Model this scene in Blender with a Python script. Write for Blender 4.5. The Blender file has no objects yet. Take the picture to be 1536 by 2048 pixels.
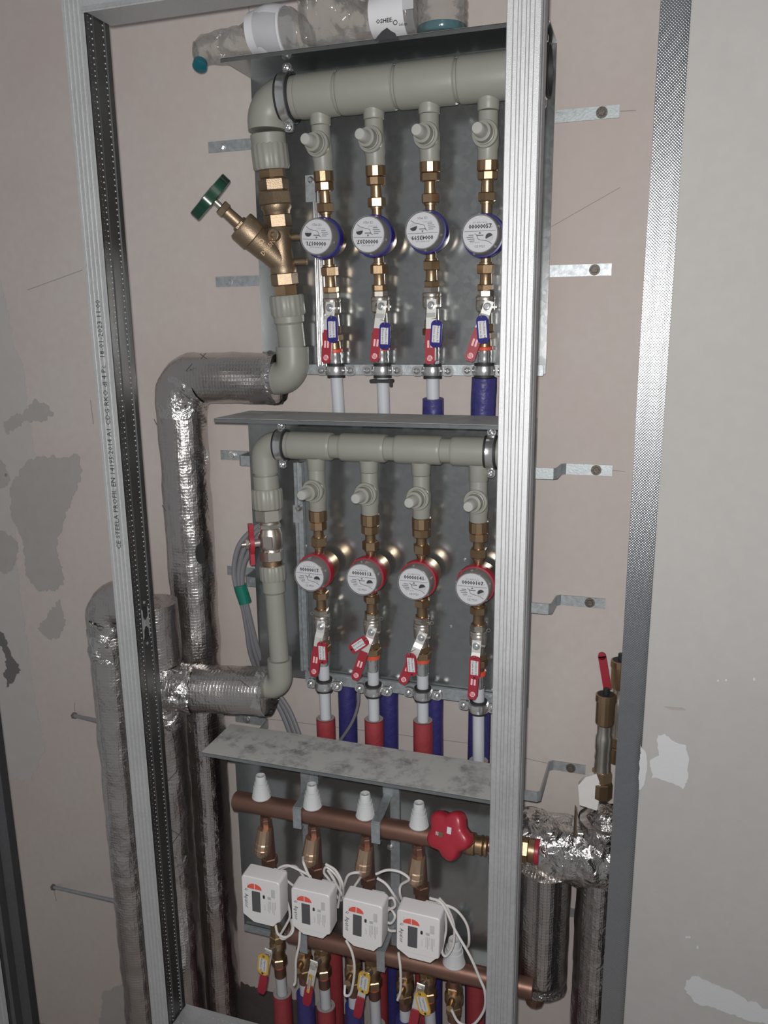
import bpy, bmesh, math, random
from mathutils import Vector, Matrix, noise
random.seed(7)
sc = bpy.context.scene
COL = sc.collection
# ---------------------------------------------------------------- camera, world, lights, exposure
F_PX = 1601.0
CAM = Vector((0.0, -1.42, 1.80))
def cam_axes():
    yaw, pitch, roll = (math.radians(a) for a in (17.86, 12.77, 0.62))
    f = Vector((-math.sin(yaw)*math.cos(pitch), math.cos(yaw)*math.cos(pitch), -math.sin(pitch)))
    r = Vector((math.cos(yaw), math.sin(yaw), 0)); d = f.cross(r)
    c, s = math.cos(roll), math.sin(roll)
    return c*r + s*d, -s*r + c*d, f
RIGHT, DOWN, FWD = cam_axes()
cd = bpy.data.cameras.new('camera'); co = bpy.data.objects.new('camera', cd); COL.objects.link(co)
cd.sensor_fit = 'VERTICAL'; cd.sensor_height = 36.0; cd.sensor_width = 27.0; cd.lens = F_PX/2048*36.0
cd.clip_start = 0.02; cd.clip_end = 50
m3 = Matrix((RIGHT, -DOWN, -FWD)).transposed()
co.matrix_world = Matrix.Translation(CAM) @ m3.to_4x4()
sc.camera = co
w = bpy.data.worlds.new('world'); sc.world = w; w.use_nodes = True
w.node_tree.nodes['Background'].inputs[0].default_value = (0.95, 0.97, 1.0, 1)
w.node_tree.nodes['Background'].inputs[1].default_value = 0.23
fl = bpy.data.lights.new('phone_flash', 'POINT'); fl.energy = 60; fl.shadow_soft_size = 0.012; fl.color = (1.0, 0.985, 0.965)
fo = bpy.data.objects.new('phone_flash', fl); COL.objects.link(fo)
fo.location = CAM - RIGHT*0.012 - DOWN*0.028 + FWD*0.005
vs = sc.view_settings
vs.view_transform = 'Standard'; vs.look = 'None'; vs.gamma = 1.0; vs.use_curve_mapping = False; vs.exposure = 0.0

# ---------------------------------------------------------------- pixel <-> place helpers (depth Y is given, back wall is Y = 0)
def at(x, y, Y):
    d = RIGHT*(x-768) + DOWN*(y-1024) + FWD*F_PX
    return CAM + d*((Y-CAM.y)/d.y)
def proj(P):
    q = P-CAM; z = q.dot(FWD)
    return 768+F_PX*q.dot(RIGHT)/z, 1024+F_PX*q.dot(DOWN)/z
V = Vector
FR = V((0, -1, 0)); UP = V((0, 0, 1)); XX = V((1, 0, 0))

# ---------------------------------------------------------------- mesh builder
def frame(d, hint=None):
    d = d.normalized()
    h = hint if hint is not None else (XX if abs(d.x) < 0.8 else UP)
    u = (h - d*h.dot(d)).normalized(); v = d.cross(u)
    return u, v
class MB:
    def __init__(s): s.v = []; s.f = []
    def add(s, vs, fs):
        o = len(s.v); s.v += [V(p) for p in vs]; s.f += [tuple(i+o for i in f) for f in fs]; return s
    def lathe(s, p, d, prof, n=24, phase=0.0, cap=True, hint=None):
        d = d.normalized(); u, v = frame(d, hint); vs = []; fs = []
        for (t, r) in prof:
            for k in range(n):
                a = phase + 2*math.pi*k/n
                vs.append(p + d*t + u*(r*math.cos(a)) + v*(r*math.sin(a)))
        m = len(prof)
        for i in range(m-1):
            for k in range(n):
                k2 = (k+1) % n
                fs.append((i*n+k, i*n+k2, (i+1)*n+k2, (i+1)*n+k))
        if cap:
            fs.append(tuple(range(n-1, -1, -1))); fs.append(tuple((m-1)*n+k for k in range(n)))
        return s.add(vs, fs)
    def cyl(s, a, b, r, r2=None, n=20, bev=0.0):
        d = b-a; L = d.length; r2 = r if r2 is None else r2
        pr = [(0, r), (L, r2)] if bev <= 0 else [(0, r-bev), (bev, r), (L-bev, r2), (L, r2-bev)]
        return s.lathe(a, d, pr, n)
    def hexn(s, a, b, r, ch=None, phase=0.0, n=6):
        d = b-a; L = d.length; ch = min(L*0.2, r*0.09) if ch is None else ch
        return s.lathe(a, d, [(0, r-ch*1.3), (ch, r), (L-ch, r), (L, r-ch*1.3)], n, phase)
    def box(s, c, sx, sy, sz, ax=None, bev=0.0):
        ux, uy, uz = ax if ax else (XX, V((0, 1, 0)), UP)
        if bev <= 0:
            vs = [c+ux*(i*sx/2)+uy*(j*sy/2)+uz*(k*sz/2) for i in (-1, 1) for j in (-1, 1) for k in (-1, 1)]
            return s.add(vs, [(0, 1, 3, 2), (4, 6, 7, 5), (0, 4, 5, 1), (2, 3, 7, 6), (0, 2, 6, 4), (1, 5, 7, 3)])
        bm = bmesh.new(); bmesh.ops.create_cube(bm, size=1)
        for q in bm.verts: q.co = V((q.co.x*sx, q.co.y*sy, q.co.z*sz))
        bmesh.ops.bevel(bm, geom=bm.edges[:], offset=bev, segments=2, affect='EDGES')
        bm.verts.index_update()
        vs = [c+ux*q.co.x+uy*q.co.y+uz*q.co.z for q in bm.verts]; fs = [tuple(x.index for x in f.verts) for f in bm.faces]
        bm.free(); return s.add(vs, fs)
    def sweep(s, path, sect, up=None, cap=True, scale=None):
        n = len(sect); m = len(path); vs = []; fs = []; u = None
        for i, p in enumerate(path):
            t = (path[min(i+1, m-1)]-path[max(i-1, 0)]).normalized()
            if u is None: u, v = frame(t, up)
            else:
                u = (u-t*u.dot(t)).normalized(); v = t.cross(u)
            k = scale[i] if scale else 1.0
            for (a, b) in sect: vs.append(p+u*(a*k)+v*(b*k))
        for i in range(m-1):
            for k in range(n):
                k2 = (k+1) % n; fs.append((i*n+k, i*n+k2, (i+1)*n+k2, (i+1)*n+k))
        if cap:
            fs.append(tuple(range(n-1, -1, -1))); fs.append(tuple((m-1)*n+k for k in range(n)))
        return s.add(vs, fs)
    def tube(s, path, r, n=10, cap=True, scale=None):
        return s.sweep(path, [(r*math.cos(2*math.pi*k/n), r*math.sin(2*math.pi*k/n)) for k in range(n)], None, cap, scale)
    def strip(s, path, wd, th, up):
        return s.sweep(path, [(-wd/2, -th/2), (wd/2, -th/2), (wd/2, th/2), (-wd/2, th/2)], up)
    def sheet(s, poly, th, z0, z1):            # bent sheet: XY polyline with thickness, extruded along Z
        n = len(poly); off = []
        for i in range(n):
            a = V(poly[max(i-1, 0)]); b = V(poly[min(i+1, n-1)])
            p = V(poly[i]); e1 = (p-a) if i > 0 else (b-p); e2 = (b-p) if i < n-1 else e1
            e1.normalize(); e2.normalize(); n1 = V((-e1.y, e1.x)); n2 = V((-e2.y, e2.x)); nn = n1+n2
            if nn.length < 1e-6: nn = n1
            nn.normalize(); off.append(p+nn*(th/max(0.4, nn.dot(n1))))
        pts = [V(p) for p in poly]+off[::-1]; N = len(pts)
        vs = [V((p.x, p.y, z)) for z in (z0, z1) for p in pts]
        fs = [(k, (k+1) % N, N+(k+1) % N, N+k) for k in range(N)]
        for i in range(n-1):
            fs.append((i, i+1, N-2-i, N-1-i)); fs.append((N+i, N+N-1-i, N+N-2-i, N+i+1))
        return s.add(vs, fs)
    def plate(s, o, ux, uy, pts, th, un=None):  # flat outline with thickness, front face at o plane
        un = un if un is not None else ux.cross(uy)
        n = len(pts); vs = [o+ux*a+uy*b+un*t for t in (0, -th) for (a, b) in pts]
        fs = [tuple(range(n)), tuple(range(2*n-1, n-1, -1))]+[(k, n+k, n+(k+1) % n, (k+1) % n) for k in range(n)]
        return s.add(vs, fs)
    def text(s, body, o, ux, uy, size, align='CENTER', th=0.0):
        vs, fs = text_geo(body, align); return s.add([o+ux*(x*size)+uy*(y*size) for x, y in vs], fs)
    def build(s, name, mat, parent=None, smooth=35, origin=None, recalc=True, label=None):
        root = parent
        while root is not None and root.parent is not None: root = root.parent
        if origin is None:
            if root is not None: origin = root.location.copy()
            else:
                lo = [min(p[i] for p in s.v) for i in range(3)]; hi = [max(p[i] for p in s.v) for i in range(3)]
                origin = V(((lo[0]+hi[0])/2, (lo[1]+hi[1])/2, lo[2]))
        me = bpy.data.meshes.new(name); me.from_pydata([tuple(p-origin) for p in s.v], [], s.f)
        if recalc:
            bm = bmesh.new(); bm.from_mesh(me); bmesh.ops.recalc_face_normals(bm, faces=bm.faces[:]); bm.to_mesh(me); bm.free()
        if smooth:
            for p in me.polygons: p.use_smooth = True
            me.set_sharp_from_angle(angle=math.radians(smooth))
        me.materials.append(mat if not isinstance(mat, str) else M[mat])
        o = bpy.data.objects.new(name, me); COL.objects.link(o)
        if parent is not None: o.parent = parent
        else: o.location = origin
        if label: o['label'] = label
        return o
_tx = {}
def text_geo(body, align):
    if (body, align) in _tx: return _tx[(body, align)]
    c = bpy.data.curves.new('t', 'FONT'); c.body = body; c.align_x = align; c.align_y = 'CENTER'; c.resolution_u = 1; c.size = 1
    o = bpy.data.objects.new('t', c); COL.objects.link(o)
    me = bpy.data.meshes.new_from_object(o)
    r = ([(p.co.x, p.co.y) for p in me.vertices], [tuple(p.vertices) for p in me.polygons])
    bpy.data.objects.remove(o); bpy.data.curves.remove(c); bpy.data.meshes.remove(me)
    _tx[(body, align)] = r; return r
def tag(o, label=None, cat=None, group=None, kind=None):
    for k, q in (('label', label), ('category', cat), ('group', group), ('kind', kind)):
        if q: o[k] = q
    return o
def thing(name, loc, label, cat, group=None):
    o = bpy.data.objects.new(name, None); o.empty_display_size = 0.01; COL.objects.link(o); o.location = loc
    return tag(o, label, cat, group)
class Ax:                                         # a straight run between two pixels at given depths
    def __init__(s, a, Ya, b, Yb):
        s.p0 = at(*a, Ya); s.p1 = at(*b, Yb); s.d = (s.p1-s.p0).normalized()
    def s_(s, py):
        lo, hi = -0.25, 1.6
        for _ in range(40):
            m = (lo+hi)/2
            if proj(s.p0+s.d*m)[1] < py: lo = m
            else: hi = m
        return lo
    def pt(s, py): return s.p0+s.d*s.s_(py)
def bez(pts, n=10):                               # Catmull-Rom through points
    P = [pts[0]*2-pts[1]]+list(pts)+[pts[-1]*2-pts[-2]]; out = []
    for i in range(1, len(P)-2):
        for k in range(n):
            t = k/n; a, b, c, d = P[i-1], P[i], P[i+1], P[i+2]
            out.append(0.5*((b*2)+(c-a)*t+(a*2-b*5+c*4-d)*t*t+(b*3-a-c*3+d)*t*t*t))
    out.append(P[-2]); return out
def rrect(wd, hg, r, n=5):
    out = []
    for cx, cy, a0 in ((wd/2-r, hg/2-r, 0), (-wd/2+r, hg/2-r, 90), (-wd/2+r, -hg/2+r, 180), (wd/2-r, -hg/2+r, 270)):
        for k in range(n+1):
            a = math.radians(a0+90*k/n); out.append((cx+r*math.cos(a), cy+r*math.sin(a)))
    return out
def disc(r, n=24): return [(r*math.cos(2*math.pi*k/n), r*math.sin(2*math.pi*k/n)) for k in range(n)]

# ---------------------------------------------------------------- materials
M = {}
def mat(name, col, metal=0.0, rough=0.5, bump=0.0, bscale=200.0, var=0.0, vscale=30.0, spec=0.5, trans=0.0, alpha=1.0, coat=0.0, rvar=0.0):
    m = bpy.data.materials.new(name); m.use_nodes = True; nt = m.node_tree; b = nt.nodes['Principled BSDF']
    b.inputs['Base Color'].default_value = (*col, 1); b.inputs['Metallic'].default_value = metal; b.inputs['Roughness'].default_value = rough
    b.inputs['Specular IOR Level'].default_value = spec; b.inputs['Transmission Weight'].default_value = trans
    b.inputs['Alpha'].default_value = alpha; b.inputs['Coat Weight'].default_value = coat
    tc = nt.nodes.new('ShaderNodeTexCoord')
    if var or rvar:
        nz = nt.nodes.new('ShaderNodeTexNoise'); nz.inputs['Scale'].default_value = vscale; nz.inputs['Detail'].default_value = 6
        nt.links.new(tc.outputs['Object'], nz.inputs['Vector'])
        if var:
            mx = nt.nodes.new('ShaderNodeMix'); mx.data_type = 'RGBA'
            mx.inputs[6].default_value = (*[c*(1-var) for c in col], 1); mx.inputs[7].default_value = (*[min(1, c*(1+var)) for c in col], 1)
            nt.links.new(nz.outputs['Fac'], mx.inputs[0]); nt.links.new(mx.outputs[2], b.inputs['Base Color'])
        if rvar:
            mr = nt.nodes.new('ShaderNodeMapRange'); mr.inputs[1].default_value = 0.3; mr.inputs[2].default_value = 0.7
            mr.inputs[3].default_value = max(0.02, rough-rvar); mr.inputs[4].default_value = min(1, rough+rvar)
            nt.links.new(nz.outputs['Fac'], mr.inputs[0]); nt.links.new(mr.outputs[0], b.inputs['Roughness'])
    if bump:
        n2 = nt.nodes.new('ShaderNodeTexNoise'); n2.inputs['Scale'].default_value = bscale; n2.inputs['Detail'].default_value = 4
        bp = nt.nodes.new('ShaderNodeBump'); bp.inputs['Strength'].default_value = bump; bp.inputs['Distance'].default_value = 0.002
        nt.links.new(tc.outputs['Object'], n2.inputs['Vector']); nt.links.new(n2.outputs['Fac'], bp.inputs['Height']); nt.links.new(bp.outputs['Normal'], b.inputs['Normal'])
    M[name] = m; return m
mat('brass', (0.40, 0.275, 0.165), 0.92, 0.34, 0.06, 300, 0.12, 60)
mat('brass_cast', (0.285, 0.215, 0.145), 0.82, 0.44, 0.18, 500, 0.18, 70)
mat('nickel', (0.60, 0.555, 0.50), 0.92, 0.30, 0.04, 300)
mat('chrome', (0.72, 0.72, 0.72), 0.92, 0.22, 0.03, 200)
mat('steel', (0.62, 0.61, 0.58), 0.75, 0.42)
mat('lever_steel', (0.66, 0.65, 0.62), 0.45, 0.42)
mat('zinc_bar', (0.40, 0.43, 0.445), 0.70, 0.50, 0.12, 260, 0.22, 120, rvar=0.08)
mat('ppr', (0.255, 0.255, 0.225), 0, 0.42, 0.03, 300, 0.05, 40, spec=0.4)
mat('ppr_cap', (0.37, 0.37, 0.345), 0, 0.36, 0.02, 200, spec=0.4)
mat('register_grey', (0.30, 0.29, 0.28), 0.3, 0.4)
mat('white_plastic', (0.50, 0.50, 0.52), 0, 0.36, 0.0)
mat('brass_bright', (0.56, 0.40, 0.28), 0.85, 0.36, 0.05, 300)
mat('box_plastic', (0.71, 0.685, 0.69), 0, 0.45, 0.05, 900)
mat('white_pipe', (0.50, 0.515, 0.55), 0, 0.30)
mat('cap_white', (0.56, 0.57, 0.575), 0, 0.5, 0.05, 300)
mat('red_plastic', (0.33, 0.020, 0.036), 0, 0.35)
mat('red_grip', (0.28, 0.016, 0.030), 0, 0.45)
mat('ring_orange', (0.62, 0.09, 0.05), 0, 0.35)
mat('blue_plastic', (0.026, 0.022, 0.18), 0, 0.30)
mat('yellow_plastic', (0.62, 0.38, 0.06), 0, 0.35)
mat('paper', (0.58, 0.58, 0.60), 0, 0.6)
mat('ink', (0.03, 0.03, 0.035), 0, 0.6)
mat('ink_grey', (0.085, 0.085, 0.09), 0, 0.6)
mat('ink_pale', (0.42, 0.42, 0.44), 0, 0.6)
mat('print_pink', (0.72, 0.42, 0.44), 0, 0.6)
mat('logo_red', (0.70, 0.10, 0.07), 0, 0.5)
mat('lcd', (0.085, 0.085, 0.09), 0, 0.25)
mat('rubber', (0.018, 0.018, 0.02), 0, 0.6)
mat('green_paint', (0.006, 0.045, 0.024), 0, 0.28)
mat('copper', (0.215, 0.118, 0.090), 0.72, 0.42, 0.06, 160, 0.25, 25)
mat('blue_foam', (0.036, 0.033, 0.150), 0, 0.42, 0.9, 90, 0.2, 60)
mat('red_foam', (0.29, 0.040, 0.048), 0, 0.48, 0.4, 120, 0.15, 60)
mat('foam_core', (0.30, 0.29, 0.28), 0, 0.9, 0.3, 400)
mat('grey_cable', (0.17, 0.17, 0.185), 0, 0.42)
mat('green_tape', (0.01, 0.14, 0.10), 0, 0.3)
mat('white_cable', (0.66, 0.63, 0.61), 0, 0.42)
mat('gypsum_core', (0.62, 0.62, 0.61), 0, 0.9)
mat('putty', (0.40, 0.405, 0.41), 0, 0.85, 0.15, 150)
mat('putty_dark', (0.345, 0.325, 0.312), 0, 0.9, 0.15, 90, 0.08, 30)
mat('putty_mid', (0.43, 0.405, 0.39), 0, 0.9, 0.1, 90, 0.06, 30)
mat('torn_dark', (0.13, 0.125, 0.12), 0, 0.9, 0.4, 120)
mat('foot_dark', (0.075, 0.062, 0.060), 0, 0.6, 0.5, 80, 0.3, 30)
mat('pencil', (0.26, 0.23, 0.21), 0, 0.9)
mat('teal_liquid', (0.01, 0.10, 0.13), 0, 0.15)
mat('dark_plastic', (0.02, 0.02, 0.02), 0, 0.4)
mat('rust_steel', (0.13, 0.115, 0.10), 0.6, 0.55, 0.5, 300)
mat('mineral_wool', (0.10, 0.07, 0.04), 0, 0.95, 0.8, 200)
mat('wool_pale', (0.62, 0.61, 0.60), 0, 0.9, 0.4, 80)

def nodes_of(m): return m.node_tree, m.node_tree.nodes['Principled BSDF']
# galvanised sheet: spangle and dull smears
def galv(name, c0, c1, metal, r0, r1, sp=90, bump=0.05, big=3.0, dust=0.0):
    m = bpy.data.materials.new(name); m.use_nodes = True; nt, b = nodes_of(m); L = nt.links.new
    tc = nt.nodes.new('ShaderNodeTexCoord')
    vo = nt.nodes.new('ShaderNodeTexVoronoi'); vo.inputs['Scale'].default_value = sp
    nz = nt.nodes.new('ShaderNodeTexNoise'); nz.inputs['Scale'].default_value = big; nz.inputs['Detail'].default_value = 7; nz.inputs['Roughness'].default_value = 0.6
    L(tc.outputs['Object'], vo.inputs['Vector']); L(tc.outputs['Object'], nz.inputs['Vector'])
    ad = nt.nodes.new('ShaderNodeMath'); ad.operation = 'MULTIPLY_ADD'; ad.inputs[1].default_value = 0.35; ad.inputs[2].default_value = 0.0
    sx = nt.nodes.new('ShaderNodeSeparateColor'); L(vo.outputs['Color'], sx.inputs[0]); L(sx.outputs[0], ad.inputs[0])
    mr = nt.nodes.new('ShaderNodeMapRange'); mr.inputs[1].default_value = 0.3; mr.inputs[2].default_value = 0.7; mr.inputs[3].default_value = 0; mr.inputs[4].default_value = 0.65
    L(nz.outputs['Fac'], mr.inputs[0]); sm = nt.nodes.new('ShaderNodeMath'); sm.operation = 'ADD'; L(ad.outputs[0], sm.inputs[0]); L(mr.outputs[0], sm.inputs[1])
    mx = nt.nodes.new('ShaderNodeMix'); mx.data_type = 'RGBA'; mx.inputs[6].default_value = (*c0, 1); mx.inputs[7].default_value = (*c1, 1)
    L(sm.outputs[0], mx.inputs[0]); L(mx.outputs[2], b.inputs['Base Color'])
    rr = nt.nodes.new('ShaderNodeMapRange'); rr.inputs[3].default_value = r0; rr.inputs[4].default_value = r1; L(sm.outputs[0], rr.inputs[0]); L(rr.outputs[0], b.inputs['Roughness'])
    b.inputs['Metallic'].default_value = metal
    if bump:
        n2 = nt.nodes.new('ShaderNodeTexNoise'); n2.inputs['Scale'].default_value = sp*5; bp = nt.nodes.new('ShaderNodeBump'); bp.inputs['Strength'].default_value = bump; bp.inputs['Distance'].default_value = 0.002
        L(tc.outputs['Object'], n2.inputs['Vector']); L(n2.outputs['Fac'], bp.inputs['Height']); L(bp.outputs['Normal'], b.inputs['Normal'])
    if dust:
        n3 = nt.nodes.new('ShaderNodeTexNoise'); n3.inputs['Scale'].default_value = 22; n3.inputs['Detail'].default_value = 9; n3.inputs['Roughness'].default_value = 0.75; L(tc.outputs['Object'], n3.inputs['Vector'])
        d = nt.nodes.new('ShaderNodeMapRange'); d.inputs[1].default_value = 0.36; d.inputs[2].default_value = 0.52; d.inputs[3].default_value = 1.0-dust; d.inputs[4].default_value = 1.0; L(n3.outputs['Fac'], d.inputs[0])
        df = nt.nodes.new('ShaderNodeBsdfDiffuse'); df.inputs[0].default_value = (0.40, 0.395, 0.38, 1)
        ms = nt.nodes.new('ShaderNodeMixShader'); L(d.outputs[0], ms.inputs[0]); L(b.outputs[0], ms.inputs[1]); L(df.outputs[0], ms.inputs[2])
        L(ms.outputs[0], nt.nodes['Material Output'].inputs['Surface'])
    M[name] = m; return m
galv('zinc_sheet', (0.30, 0.315, 0.315), (0.37, 0.385, 0.385), 0.88, 0.16, 0.24, 110, 0.012, 6)
galv('zinc_lid', (0.28, 0.30, 0.31), (0.42, 0.44, 0.45), 0.8, 0.34, 0.5, 110, 0.05, 5, dust=0.8)
galv('zinc_stud', (0.44, 0.445, 0.455), (0.56, 0.565, 0.575), 0.66, 0.40, 0.55, 260, 0.30, 6)
galv('zinc_shaded', (0.16, 0.162, 0.168), (0.22, 0.222, 0.228), 0.9, 0.34, 0.45, 260, 0.1, 6)  # same galvanised steel, base colour lowered to stand for shade
galv('zinc_stud_dull', (0.40, 0.405, 0.41), (0.50, 0.505, 0.51), 0.40, 0.42, 0.55, 260, 0.25, 6)
galv('zinc_web', (0.17, 0.17, 0.17), (0.22, 0.22, 0.22), 0.95, 0.34, 0.42, 260, 0.1, 6)  # darker copy of the stud zinc: dark-room reflection put into the web colour
# knurled drywall profile: crossed fine ridges as relief
m = galv('zinc_knurl', (0.33, 0.34, 0.355), (0.38, 0.39, 0.405), 0.95, 0.20, 0.24, 200, 0.0, 6)
nt, b = nodes_of(m); L = nt.links.new; tc = nt.nodes.new('ShaderNodeTexCoord')
hs = []
for a in (45, -45):
    mp = nt.nodes.new('ShaderNodeMapping'); mp.inputs['Rotation'].default_value = (0, math.radians(a), 0)
    wv = nt.nodes.new('ShaderNodeTexWave'); wv.inputs['Scale'].default_value = 120; wv.bands_direction = 'X'
    L(tc.outputs['Object'], mp.inputs['Vector']); L(mp.outputs[0], wv.inputs['Vector']); hs.append(wv)
mu = nt.nodes.new('ShaderNodeMath'); mu.operation = 'MULTIPLY'; L(hs[0].outputs['Fac'], mu.inputs[0]); L(hs[1].outputs['Fac'], mu.inputs[1])
bp = nt.nodes.new('ShaderNodeBump'); bp.inputs['Strength'].default_value = 0.40; bp.inputs['Distance'].default_value = 0.0006
L(mu.outputs[0], bp.inputs['Height']); L(bp.outputs['Normal'], b.inputs['Normal'])
# foil on mineral wool: crinkles and scrim grid
def foil(name, col, rough, crk, grid):
    m = bpy.data.materials.new(name); m.use_nodes = True; nt, b = nodes_of(m); L = nt.links.new; tc = nt.nodes.new('ShaderNodeTexCoord')
    b.inputs['Base Color'].default_value = (*col, 1); b.inputs['Metallic'].default_value = 1.0; b.inputs['Roughness'].default_value = rough
    nz = nt.nodes.new('ShaderNodeTexNoise'); nz.inputs['Scale'].default_value = 38; nz.inputs['Detail'].default_value = 5; nz.inputs['Distortion'].default_value = 1.2
    vo = nt.nodes.new('ShaderNodeTexVoronoi'); vo.inputs['Scale'].default_value = 32; vo.feature = 'DISTANCE_TO_EDGE'
    wp = nt.nodes.new('ShaderNodeVectorMath'); wp.operation = 'MULTIPLY_ADD'
    L(tc.outputs['Object'], nz.inputs['Vector']); L(nz.outputs['Color'], wp.inputs[0]); wp.inputs[1].default_value = (0.04,)*3; L(tc.outputs['Object'], wp.inputs[2]); L(wp.outputs[0], vo.inputs['Vector'])
    tot = nt.nodes.new('ShaderNodeMath'); tot.operation = 'MULTIPLY_ADD'; tot.inputs[1].default_value = -0.9; L(vo.outputs['Distance'], tot.inputs[0]); L(nz.outputs['Fac'], tot.inputs[2])
    n3 = nt.nodes.new('ShaderNodeTexNoise'); n3.inputs['Scale'].default_value = 3.2; n3.inputs['Detail'].default_value = 2; L(tc.outputs['Object'], n3.inputs['Vector'])
    msk = nt.nodes.new('ShaderNodeMapRange'); msk.inputs[1].default_value = 0.42; msk.inputs[2].default_value = 0.62; msk.inputs[3].default_value = 0.12; msk.inputs[4].default_value = 1.0; L(n3.outputs['Fac'], msk.inputs[0])
    mk = nt.nodes.new('ShaderNodeMath'); mk.operation = 'MULTIPLY'; L(tot.outputs[0], mk.inputs[0]); L(msk.outputs[0], mk.inputs[1])
    b1 = nt.nodes.new('ShaderNodeBump'); b1.inputs['Strength'].default_value = crk; b1.inputs['Distance'].default_value = 0.02; L(mk.outputs[0], b1.inputs['Height'])
    g = None
    for ax in ('X', 'Z'):
        wv = nt.nodes.new('ShaderNodeTexWave'); wv.inputs['Scale'].default_value = 52; wv.bands_direction = ax; wv.inputs['Distortion'].default_value = 0.6; wv.inputs['Detail Scale'].default_value = 3; L(tc.outputs['Object'], wv.inputs['Vector'])
        pw = nt.nodes.new('ShaderNodeMath'); pw.operation = 'POWER'; pw.inputs[1].default_value = 6; L(wv.outputs['Fac'], pw.inputs[0])
        if g is None: g = pw
        else:
            mxx = nt.nodes.new('ShaderNodeMath'); mxx.operation = 'MAXIMUM'; L(g.outputs[0], mxx.inputs[0]); L(pw.outputs[0], mxx.inputs[1]); g = mxx
    b2 = nt.nodes.new('ShaderNodeBump'); b2.inputs['Strength'].default_value = grid; b2.inputs['Distance'].default_value = 0.0012
    L(g.outputs[0], b2.inputs['Height']); L(b1.outputs['Normal'], b2.inputs['Normal']); L(b2.outputs['Normal'], b.inputs['Normal'])
    M[name] = m
foil('foil', (0.56, 0.53, 0.51), 0.25, 0.17, 0.20)
foil('foil_crumple', (0.66, 0.64, 0.62), 0.17, 0.60, 0.06)
# thin clear plastic film / moulded cover
def clear(name, tint, gloss, haze, rough=0.06):
    m = bpy.data.materials.new(name); m.use_nodes = True; nt = m.node_tree; L = nt.links.new; nt.nodes.remove(nt.nodes['Principled BSDF'])
    tr = nt.nodes.new('ShaderNodeBsdfTransparent'); tr.inputs[0].default_value = (*tint, 1)
    gl = nt.nodes.new('ShaderNodeBsdfGlossy'); gl.inputs['Roughness'].default_value = rough
    df = nt.nodes.new('ShaderNodeBsdfDiffuse'); df.inputs[0].default_value = (0.55, 0.54, 0.52, 1)
    fr = nt.nodes.new('ShaderNodeFresnel'); fr.inputs[0].default_value = 1.5
    sc_ = nt.nodes.new('ShaderNodeMath'); sc_.operation = 'MULTIPLY_ADD'; sc_.inputs[1].default_value = gloss; sc_.inputs[2].default_value = 0.02; L(fr.outputs[0], sc_.inputs[0])
    m1 = nt.nodes.new('ShaderNodeMixShader'); m1.inputs[0].default_value = haze; L(tr.outputs[0], m1.inputs[1]); L(df.outputs[0], m1.inputs[2])
    m2 = nt.nodes.new('ShaderNodeMixShader'); L(sc_.outputs[0], m2.inputs[0]); L(m1.outputs[0], m2.inputs[1]); L(gl.outputs[0], m2.inputs[2])
    if name == 'pet':
        tc = nt.nodes.new('ShaderNodeTexCoord'); nz = nt.nodes.new('ShaderNodeTexNoise'); nz.inputs['Scale'].default_value = 45; nz.inputs['Detail'].default_value = 3; L(tc.outputs['Object'], nz.inputs['Vector'])
        bp = nt.nodes.new('ShaderNodeBump'); bp.inputs['Strength'].default_value = 0.6; bp.inputs['Distance'].default_value = 0.006; L(nz.outputs['Fac'], bp.inputs['Height'])
        L(bp.outputs['Normal'], gl.inputs['Normal']); L(bp.outputs['Normal'], fr.inputs['Normal'])
    L(m2.outputs[0], nt.nodes['Material Output'].inputs['Surface']); M[name] = m
clear('pet', (0.965, 0.965, 0.95), 0.55, 0.10)
clear('clear_cover', (0.95, 0.95, 0.95), 0.8, 0.30, 0.05)
# back wall: pinkish plasterboard with mottled grey filler bloom
def board(name, c0, c1, c2):
    m = bpy.data.materials.new(name); m.use_nodes = True; nt, b = nodes_of(m); L = nt.links.new; tc = nt.nodes.new('ShaderNodeTexCoord')
    n1 = nt.nodes.new('ShaderNodeTexNoise'); n1.inputs['Scale'].default_value = 2.2; n1.inputs['Detail'].default_value = 5
    n2 = nt.nodes.new('ShaderNodeTexNoise'); n2.inputs['Scale'].default_value = 60; n2.inputs['Detail'].default_value = 6
    for q in (n1, n2): L(tc.outputs['Object'], q.inputs['Vector'])
    r1 = nt.nodes.new('ShaderNodeMapRange'); r1.inputs[1].default_value = 0.35; r1.inputs[2].default_value = 0.65; L(n1.outputs['Fac'], r1.inputs[0])
    a = nt.nodes.new('ShaderNodeMix'); a.data_type = 'RGBA'; a.inputs[6].default_value = (*c0, 1); a.inputs[7].default_value = (*c1, 1); L(r1.outputs[0], a.inputs[0])
    r2 = nt.nodes.new('ShaderNodeMapRange'); r2.inputs[1].default_value = 0.3; r2.inputs[2].default_value = 0.7; r2.inputs[3].default_value = 0; r2.inputs[4].default_value = 0.3; L(n2.outputs['Fac'], r2.inputs[0])
    c = nt.nodes.new('ShaderNodeMix'); c.data_type = 'RGBA'; c.inputs[7].default_value = (*c2, 1); L(a.outputs[2], c.inputs[6]); L(r2.outputs[0], c.inputs[0])
    L(c.outputs[2], b.inputs['Base Color']); b.inputs['Roughness'].default_value = 0.85; b.inputs['Specular IOR Level'].default_value = 0.25
    n4 = nt.nodes.new('ShaderNodeTexNoise'); n4.inputs['Scale'].default_value = 350; L(tc.outputs['Object'], n4.inputs['Vector'])
    bp = nt.nodes.new('ShaderNodeBump'); bp.inputs['Strength'].default_value = 0.12; bp.inputs['Distance'].default_value = 0.001; L(n4.outputs['Fac'], bp.inputs['Height']); L(bp.outputs['Normal'], b.inputs['Normal'])
    M[name] = m
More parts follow.
